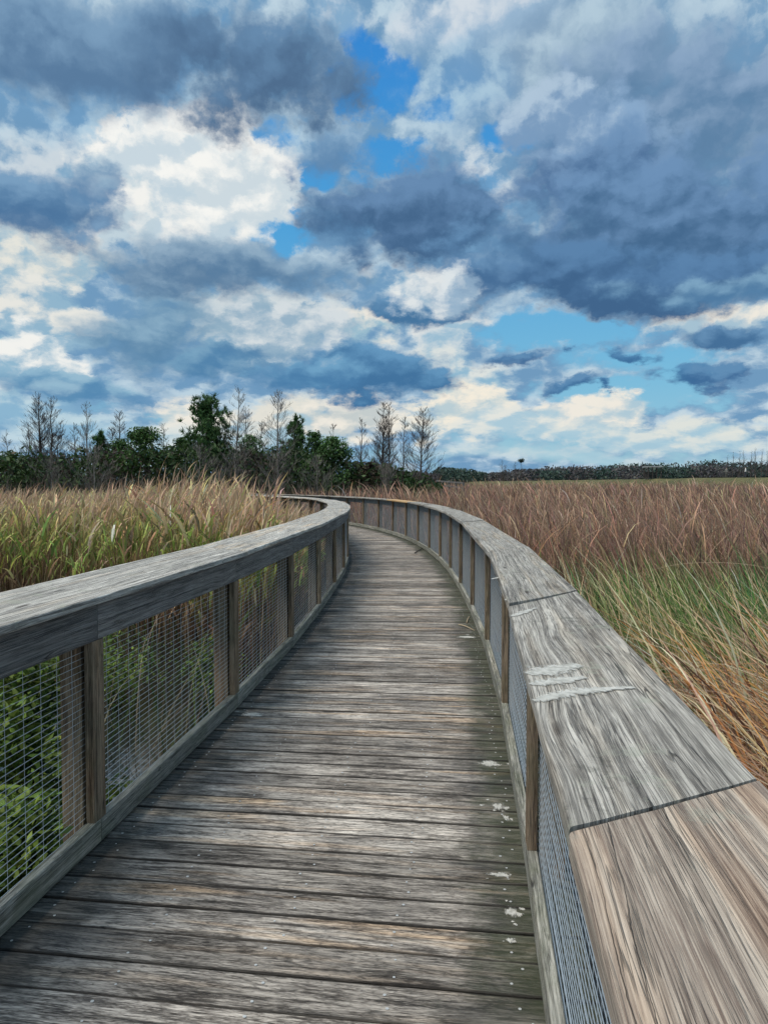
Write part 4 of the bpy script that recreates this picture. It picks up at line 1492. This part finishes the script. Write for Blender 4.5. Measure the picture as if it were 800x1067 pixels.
# leafless trees
for a in [(41, 409, 46, 'tall twin-stemmed bare tree, leftmost of the big leafless ones', .27, False, .25, 60, 2),
          (52, 413, 46, 'bare tree with dense red-brown twigs close beside the twin-stemmed one', .25, False, .25, 56, 2),
          (8, 447, 50, 'small thin bare tree at the left border', .18, True, .3, 26, 1),
          (30, 440, 48, 'slender bare sapling left of the twin-stemmed tree', .2, False, .25, 30, 1),
          (78, 440, 48, 'thin bare tree between the two tallest on the left', .22, False, .25, 30, 1),
          (91, 420, 45, 'pale bare tree with a bare pointed leader left of the small pine', .26, True, .2, 46, 1),
          (124, 428, 47, 'bare tree with a dark clotted top above the pointed evergreen', .22, False, .45, 44, 2),
          (172, 441, 50, 'faint bare tree showing in the gap left of the big pine', .2, True, .3, 30, 2),
          (244, 404, 44, 'very tall spindly bare tree touching the right side of the big pine', .24, True, .2, 50, 1),
          (259, 424, 48, 'bare tree with upswept twigs right of the spindly one', .22, True, .3, 40, 2),
          (288, 408, 44, 'tall pale bare tree with a wide airy crown at the centre of the wood', .30, True, .2, 66, 1),
          (346, 441, 48, 'thin bare top poking out above the rounded evergreen', .18, False, .4, 24, 1),
          (375, 436, 46, 'slim bare tree just right of the green trees', .20, False, .25, 36, 1),
          (397, 420, 45, 'tall dark-stemmed bare tree, first of the right-hand cluster', .24, False, .25, 56, 2),
          (407, 420, 46, 'close companion of the dark-stemmed bare tree, standing behind it', .22, False, .25, 50, 1),
          (418, 434, 45, 'shorter bare tree between the cluster and the cone-shaped one', .22, False, .2, 36, 1),
          (437, 425, 44, 'cone-shaped bare tree at the right end of the wood', .30, False, .22, 80, 1)]:
    bare_tree(a[0], a[1], a[2], a[3], spread=a[4], pale=a[5], base_frac=a[6], nb=a[7], multi=a[8])
# low, wide, pale-limbed ones in front of the dark wood
for a in [(52, 472, 40, 'low wide-spreading bare tree in front of the leftmost woods'),
          (97, 466, 39, 'low pale-limbed bare tree in front of the small pine'),
          (207, 464, 40, 'low bare tree with a pale trunk in front of the big pine'),
          (246, 462, 39, 'low wide bare tree with long pale limbs right of the big pine'),
          (287, 466, 39, 'low bare tree in front of the tall airy-crowned one'),
          (330, 476, 40, 'low grey bare tree in front of the narrow spiky evergreen'),
          (402, 482, 40, 'low bushy bare tree at the foot of the right-hand cluster')]:
    bare_tree(a[0], a[1], a[2], a[3], spread=.62, pale=True, base_frac=.22, nb=26, ang=(30, 62), up=.25, thick=.7)


# undergrowth that closes the foot of the wood
def undergrowth():
    parts = []
    n = 42000
    px = rng.uniform(-220, 462, n)
    d = rng.uniform(42, 56, n)
    x = (px - 400) / F_PX * d; y = d
    tp = np.interp(px, [-220, 0, 60, 120, 200, 300, 380, 420, 462], [3.9, 3.8, 3.6, 4.2, 4.3, 4.1, 3.3, 2.6, 1.5]) + .35 * wave(x, y, .8) + .3 * wave(x, y, 2.1, 2)
    z0 = ground_z(x, y)
    h = rng.random(n)
    P = np.stack([x, y, z0 + (tp - z0 - .0) * h * .9], 1)
    c = lerp((.035, .028, .022), (.11, .088, .066), rng.random(n))
    gr = wave(x, y, .9, 6.) > -.12
    c = np.where(gr[:, None], lerp((.022, .048, .018), (.06, .10, .035), rng.random(n)), c)
    V, F, C = leaf_quads(P, .20, .46, c, .0)
    parts.append((V, F, C))
    m = 9000
    px = rng.uniform(-100, 462, m); d = rng.uniform(39, 50, m)
    x = (px - 400) / F_PX * d; z0 = ground_z(x, d)
    c = jit(lerp((.07, .055, .045), (.19, .165, .14), rng.random(m)), .2)
    hh = np.interp(px, [-100, 300, 380, 420, 462], [2.6, 2.5, 2.0, 1.6, 1.1])
    parts.append(blades(np.stack([x, d, z0], 1), hh * rng.uniform(.5, 1.25, m), rng.uniform(0, 6.28, m), rng.uniform(0, .7, m), rng.uniform(-.4, .4, m), np.full(m, .028), c, c, 3))
    V, F, C = join(parts)
    o = mesh_from('undergrowth', V, F, C, M['leaf'])
    tag(o, 'dark tangled undergrowth along the foot of the left wood', 'undergrowth', kind='stuff')


undergrowth()


def distant_wood():
    # a low wood far behind the levee
    n = 90000
    px = rng.uniform(380, 1300, n)
    d = rng.uniform(300, 380, n)
    x = (px - 400) / F_PX * d; y = d
    prof = np.interp(px, [380, 450, 520, 600, 650, 700, 745, 760, 800, 1400], [488, 488, 489, 488, 485, 485, 481, 484, 483, 480])
    hz = (H_PX - prof) / F_PX * d + EYE
    bump = .5 + .5 * np.sin(x * .35 + .8 * np.sin(x * .11)) * np.sin(x * .13 + 1)
    top = hz * (.72 + .26 * bump) + .14 * hz * np.sin(x * .33 + 2 * np.sin(x * .19)) + .12 * hz * np.clip(np.sin(x * .71 + np.sin(x * .37) * 3), 0, 1)
    h = rng.random(n) ** .8
    P = np.stack([x, y, -.3 + (top + .3) * h], 1)
    c = lerp((.065, .064, .066), (.13, .12, .115), rng.random(n))
    gg = np.sin(x * .21 + 1.3 * np.sin(x * .07)) > .1
    c = np.where(gg[:, None], lerp((.035, .060, .052), (.07, .105, .08), rng.random(n)), c)
    V, F, C = leaf_quads(P, 1.0, 1.9, c, .0)
    o = mesh_from('distant_wood', V, F, C, M['leaf'])
    tag(o, 'long low dark wood on the horizon beyond the levee', 'wood', kind='stuff')


distant_wood()

for i, px in enumerate(()):
    bare_tree(px, 466 + (i * 5) % 7, 290, 'one of the spindly bare trees in a row on the right horizon', spread=.13, nb=22, multi=1, base_frac=.3, gz=-.3, thick=1.2,
              group='bare trees in a row on the right horizon', pale=False)
for px, py_, lab in ((757, 474, 'lowest bare tree, at the left end of the row on the right horizon'), (763, 471, 'second bare tree from the left in the row on the right horizon'),
                    (770, 470, 'third bare tree from the left in the row on the right horizon'), (776, 468, 'middle bare tree of the row on the right horizon, above the person in white'),
                    (782, 470, 'bare tree just right of the middle one in the row on the right horizon'), (787, 466, 'tallest bare tree of the row on the right horizon'),
                    (793, 467, 'bare tree right beside the tallest in the row on the right horizon'), (799, 469, 'bare tree cut by the right border, last in the row on the horizon')):
    bare_tree(px, py_, 290, lab, spread=.16, nb=26, multi=1, base_frac=.3, gz=-.3, thick=1.5, group='bare trees in a row on the right horizon')
bare_tree(524, 479, 280, 'grey bare tree on the horizon, left of the one with a dark clump', spread=.3, nb=40, multi=2, gz=-.3, thick=1.3)
bare_tree(536, 480, 280, 'bare tree on the horizon close to the one with a dark clump, in the middle', spread=.3, nb=40, multi=1, gz=-.3, thick=1.3)
bt = bare_tree(543, 477, 280, 'thin tree on the horizon with one dark clump at its top', spread=.16, nb=20, gz=-.3, thick=1.3)
cl = np.array(pt_cam(543, 480, 280)) + rng.normal(0, 1, (260, 3)) * np.array([.55, .5, .35])
V, F, C = leaf_quads(cl, .4, .8, lerp((.02, .035, .02), (.05, .07, .04), rng.random(260)))
mesh_from('foliage', V, F, C, M['leaf'], bt, origin=tuple(bt.location))


# ------------------------------------------------------------------ small far things
def plain(name, rgb, rough=.8):
    m, t, bs = new_mat(name)
    geo = t.n.new('ShaderNodeNewGeometry').outputs['Position']
    a = tuple(c * .8 for c in rgb); b = tuple(min(1, c * 1.15) for c in rgb)
    t.put(bs.inputs['Base Color'], t.ramp(t.noise(geo, 3.0, 4.0, .6), [(.3, a), (.7, b)]))
    bs.inputs['Roughness'].default_value = rough
    return m


M['dark_timber'] = plain('dark_timber', (.06, .05, .045))
M['metal_roof'] = plain('pale_metal_roof', (.34, .35, .35), .5)


def box(mb, c, hx, hy, hz):
    mb.sweep([(Vector(c) - UP * hz, Vector((hx, 0, 0)), Vector((0, hy, 0))), (Vector(c) + UP * hz, Vector((hx, 0, 0)), Vector((0, hy, 0)))], [(-1, -1), (1, -1), (1, 1), (-1, 1)], (0, 0))


def shelter():
    d = 142
    c = pt_cam(679.5, 497, d)
    z0 = 2.6
    root = empty('shelter', (c.x, c.y, z0), 'small open shelter with a pale flat roof standing on the levee', 'shelter')
    top = pt_cam(679.5, 486.4, d).z
    hw = 15.5 / 2 / F_PX * d
    mb = MB(); box(mb, (c.x, c.y, top), hw, 1.5, .10); mb.build('roof', M['metal_roof'], root)
    for sx in (-1, -.33, .33, 1):
        for sy in (-1, 1):
            mb = MB(); box(mb, (c.x + sx * hw * .84, c.y + sy * 1.2, (z0 + top) / 2 - .05), .07, .07, (top - z0) / 2 - .06); mb.build('post', M['dark_timber'], root)
    mb = MB()
    for k in range(7): box(mb, (c.x, c.y + 1.15, z0 + .25 + k * .17), hw * .84, .03, .07)
    mb.build('back_screen', M['dark_timber'], root)
    mb = MB(); box(mb, (c.x, c.y + .4, z0 + .5), hw * .6, .25, .04)
    box(mb, (c.x - hw * .5, c.y + .4, z0 + .25), .05, .2, .24); box(mb, (c.x + hw * .5, c.y + .4, z0 + .25), .05, .2, .24)
    mb.build('bench', M['dark_timber'], root)


shelter()


def far_walk():
    a, b = pt_cam(455, 501, 62), pt_cam(483, 503.5, 54)
    root = empty('distant_boardwalk', (a.x, a.y, -.8), 'short stretch of grey railed boardwalk seen far off at the right end of the wood', 'boardwalk')
    d = b - a
    sxv = Vector((-d.y, d.x, 0)).normalized()
    for nm, z, t in (('top_rail', 0.0, .05), ('lower_rail', -.35, .04), ('deck', -.95, .06)):
        mb = MB()
        w = .6 if nm == 'deck' else .07
        mb.sweep([(a + UP * z, sxv, UP), (b + UP * z, sxv, UP)], [(-w, -t), (w, -t), (w, t), (-w, t)], (0.3, 0.4))
        mb.build(nm, M['fascia'], root)
    for k in range(5):
        p = a.lerp(b, k / 4)
        mb = MB(); mb.sweep([(Vector((p.x, p.y, -1.3)), sxv, d.normalized()), (Vector((p.x, p.y, p.z - .05)), sxv, d.normalized())], [(-.06, -.06), (.06, -.06), (.06, .06), (-.06, .06)], (.3, .4))
        mb.build('post', M['fascia'], root)


far_walk()


def person(px, foot_py, d, label, shirt, trousers, h=1.65, phase=.25, face=1):
    f = pt_cam(px, foot_py, d)
    z0 = 2.665
    f = Vector((f.x, f.y, z0))
    k = h / 1.75
    J = {'pelvis': (0, 0, .95), 'waist': (0, 0, 1.10), 'chest': (0, 0, 1.34), 'neck': (0, 0, 1.50), 'head': (0, .02, 1.60), 'crown': (0, .01, 1.72),
         'shL': (-.19, 0, 1.42), 'elL': (-.24, -.06, 1.14), 'haL': (-.23, .08, .90), 'shR': (.19, 0, 1.42), 'elR': (.24, .06, 1.14), 'haR': (.23, .20, .94),
         'hiL': (-.10, 0, .90), 'knL': (-.11, .12, .50), 'anL': (-.11, -.02 - phase * .3, .10), 'toL': (-.11, .14 - phase * .3, .03),
         'hiR': (.10, 0, .90), 'knR': (.11, .05, .50), 'anR': (.11, phase, .08), 'toR': (.11, phase + .16, .03)}
    E = [('pelvis', 'waist'), ('waist', 'chest'), ('chest', 'neck'), ('neck', 'head'), ('head', 'crown'), ('chest', 'shL'), ('shL', 'elL'), ('elL', 'haL'),
         ('chest', 'shR'), ('shR', 'elR'), ('elR', 'haR'), ('pelvis', 'hiL'), ('hiL', 'knL'), ('knL', 'anL'), ('anL', 'toL'), ('pelvis', 'hiR'), ('hiR', 'knR'), ('knR', 'anR'), ('anR', 'toR')]
    rad = {'pelvis': .15, 'waist': .13, 'chest': .16, 'neck': .06, 'head': .10, 'crown': .07, 'shL': .07, 'shR': .07, 'elL': .045, 'elR': .045, 'haL': .035, 'haR': .035,
           'hiL': .10, 'hiR': .10, 'knL': .06, 'knR': .06, 'anL': .04, 'anR': .04, 'toL': .035, 'toR': .035}
    names = list(J)
    me = bpy.data.meshes.new('person')
    ca, sa = math.cos(face), math.sin(face)
    me.from_pydata([((x * ca - y * sa) * k, (x * sa + y * ca) * k, z * k) for x, y, z in (J[n_] for n_ in names)], [(names.index(a), names.index(b)) for a, b in E], [])
    o = bpy.data.objects.new('person', me); COL.objects.link(o); o.location = f
    o.modifiers.new('skin', 'SKIN'); o.modifiers.new('sub', 'SUBSURF').levels = 1
    for i, n_ in enumerate(names):
        me.skin_vertices[0].data[i].radius = (rad[n_] * k, rad[n_] * k)
    me.skin_vertices[0].data[0].use_root = True
    m, t, bs = new_mat('clothes')
    tc = t.n.new('ShaderNodeTexCoord').outputs['Object']
    z = t.sep(tc)[2]
    t.put(bs.inputs['Base Color'], t.ramp(t.math('DIVIDE', z, 2.0), [(0, trousers + (1,)), (.47 * k, shirt + (1,)), (.76 * k, (.40, .27, .2, 1)), (.83 * k, (.05, .035, .025, 1))], 'CONSTANT'))
    me.materials.append(m)
    tag(o, label, 'person')


person(776.5, 497, 117, 'person in a white top walking on the levee at the right', (.75, .75, .73), (.05, .055, .07))
person(756.5, 497, 121, 'person in greyish clothes standing on the levee, left of the one in white', (.16, .16, .15), (.10, .10, .09), phase=.05, face=2.5)


# fallen bits lying on the planks by the right kerb
def litter():
    for (x0, y0, x1, y1, c, w, lab, nm) in [(432, 577, 443, 571, (.04, .03, .025), .012, 'dark fallen twig on the planks by the right kerb, farthest of the debris', 'fallen_twig'),
                                         (478, 652, 494, 658, (.50, .40, .26), .006, 'pale dry reed lying on the planks at the right kerb', 'fallen_reed'),
                                         (486, 650, 489, 643, (.45, .36, .25), .005, 'short straw bit lying crosswise beside the pale dry reed', 'fallen_reed')]:
        a, b = Vector(to_plane(x0, y0, 0)).to_3d(), Vector(to_plane(x1, y1, 0)).to_3d()
        mb = MB()
        pts = [a.lerp(b, q) + UP * (w + .004 + .01 * math.sin(q * 3.1)) + Vector((0, .01 * math.sin(q * 5), 0)) for q in np.linspace(0, 1, 6)]
        mb_pts = [p - a for p in pts]
        tube(mb, pts, [w, w, w * .9, w * .8, w * .7, w * .4], 5)
        m = plain('litter', c)
        o = mb.build(nm, m, None, loc=tuple(a))
        tag(o, lab, 'twig' if 'twig' in nm else 'reed')


litter()
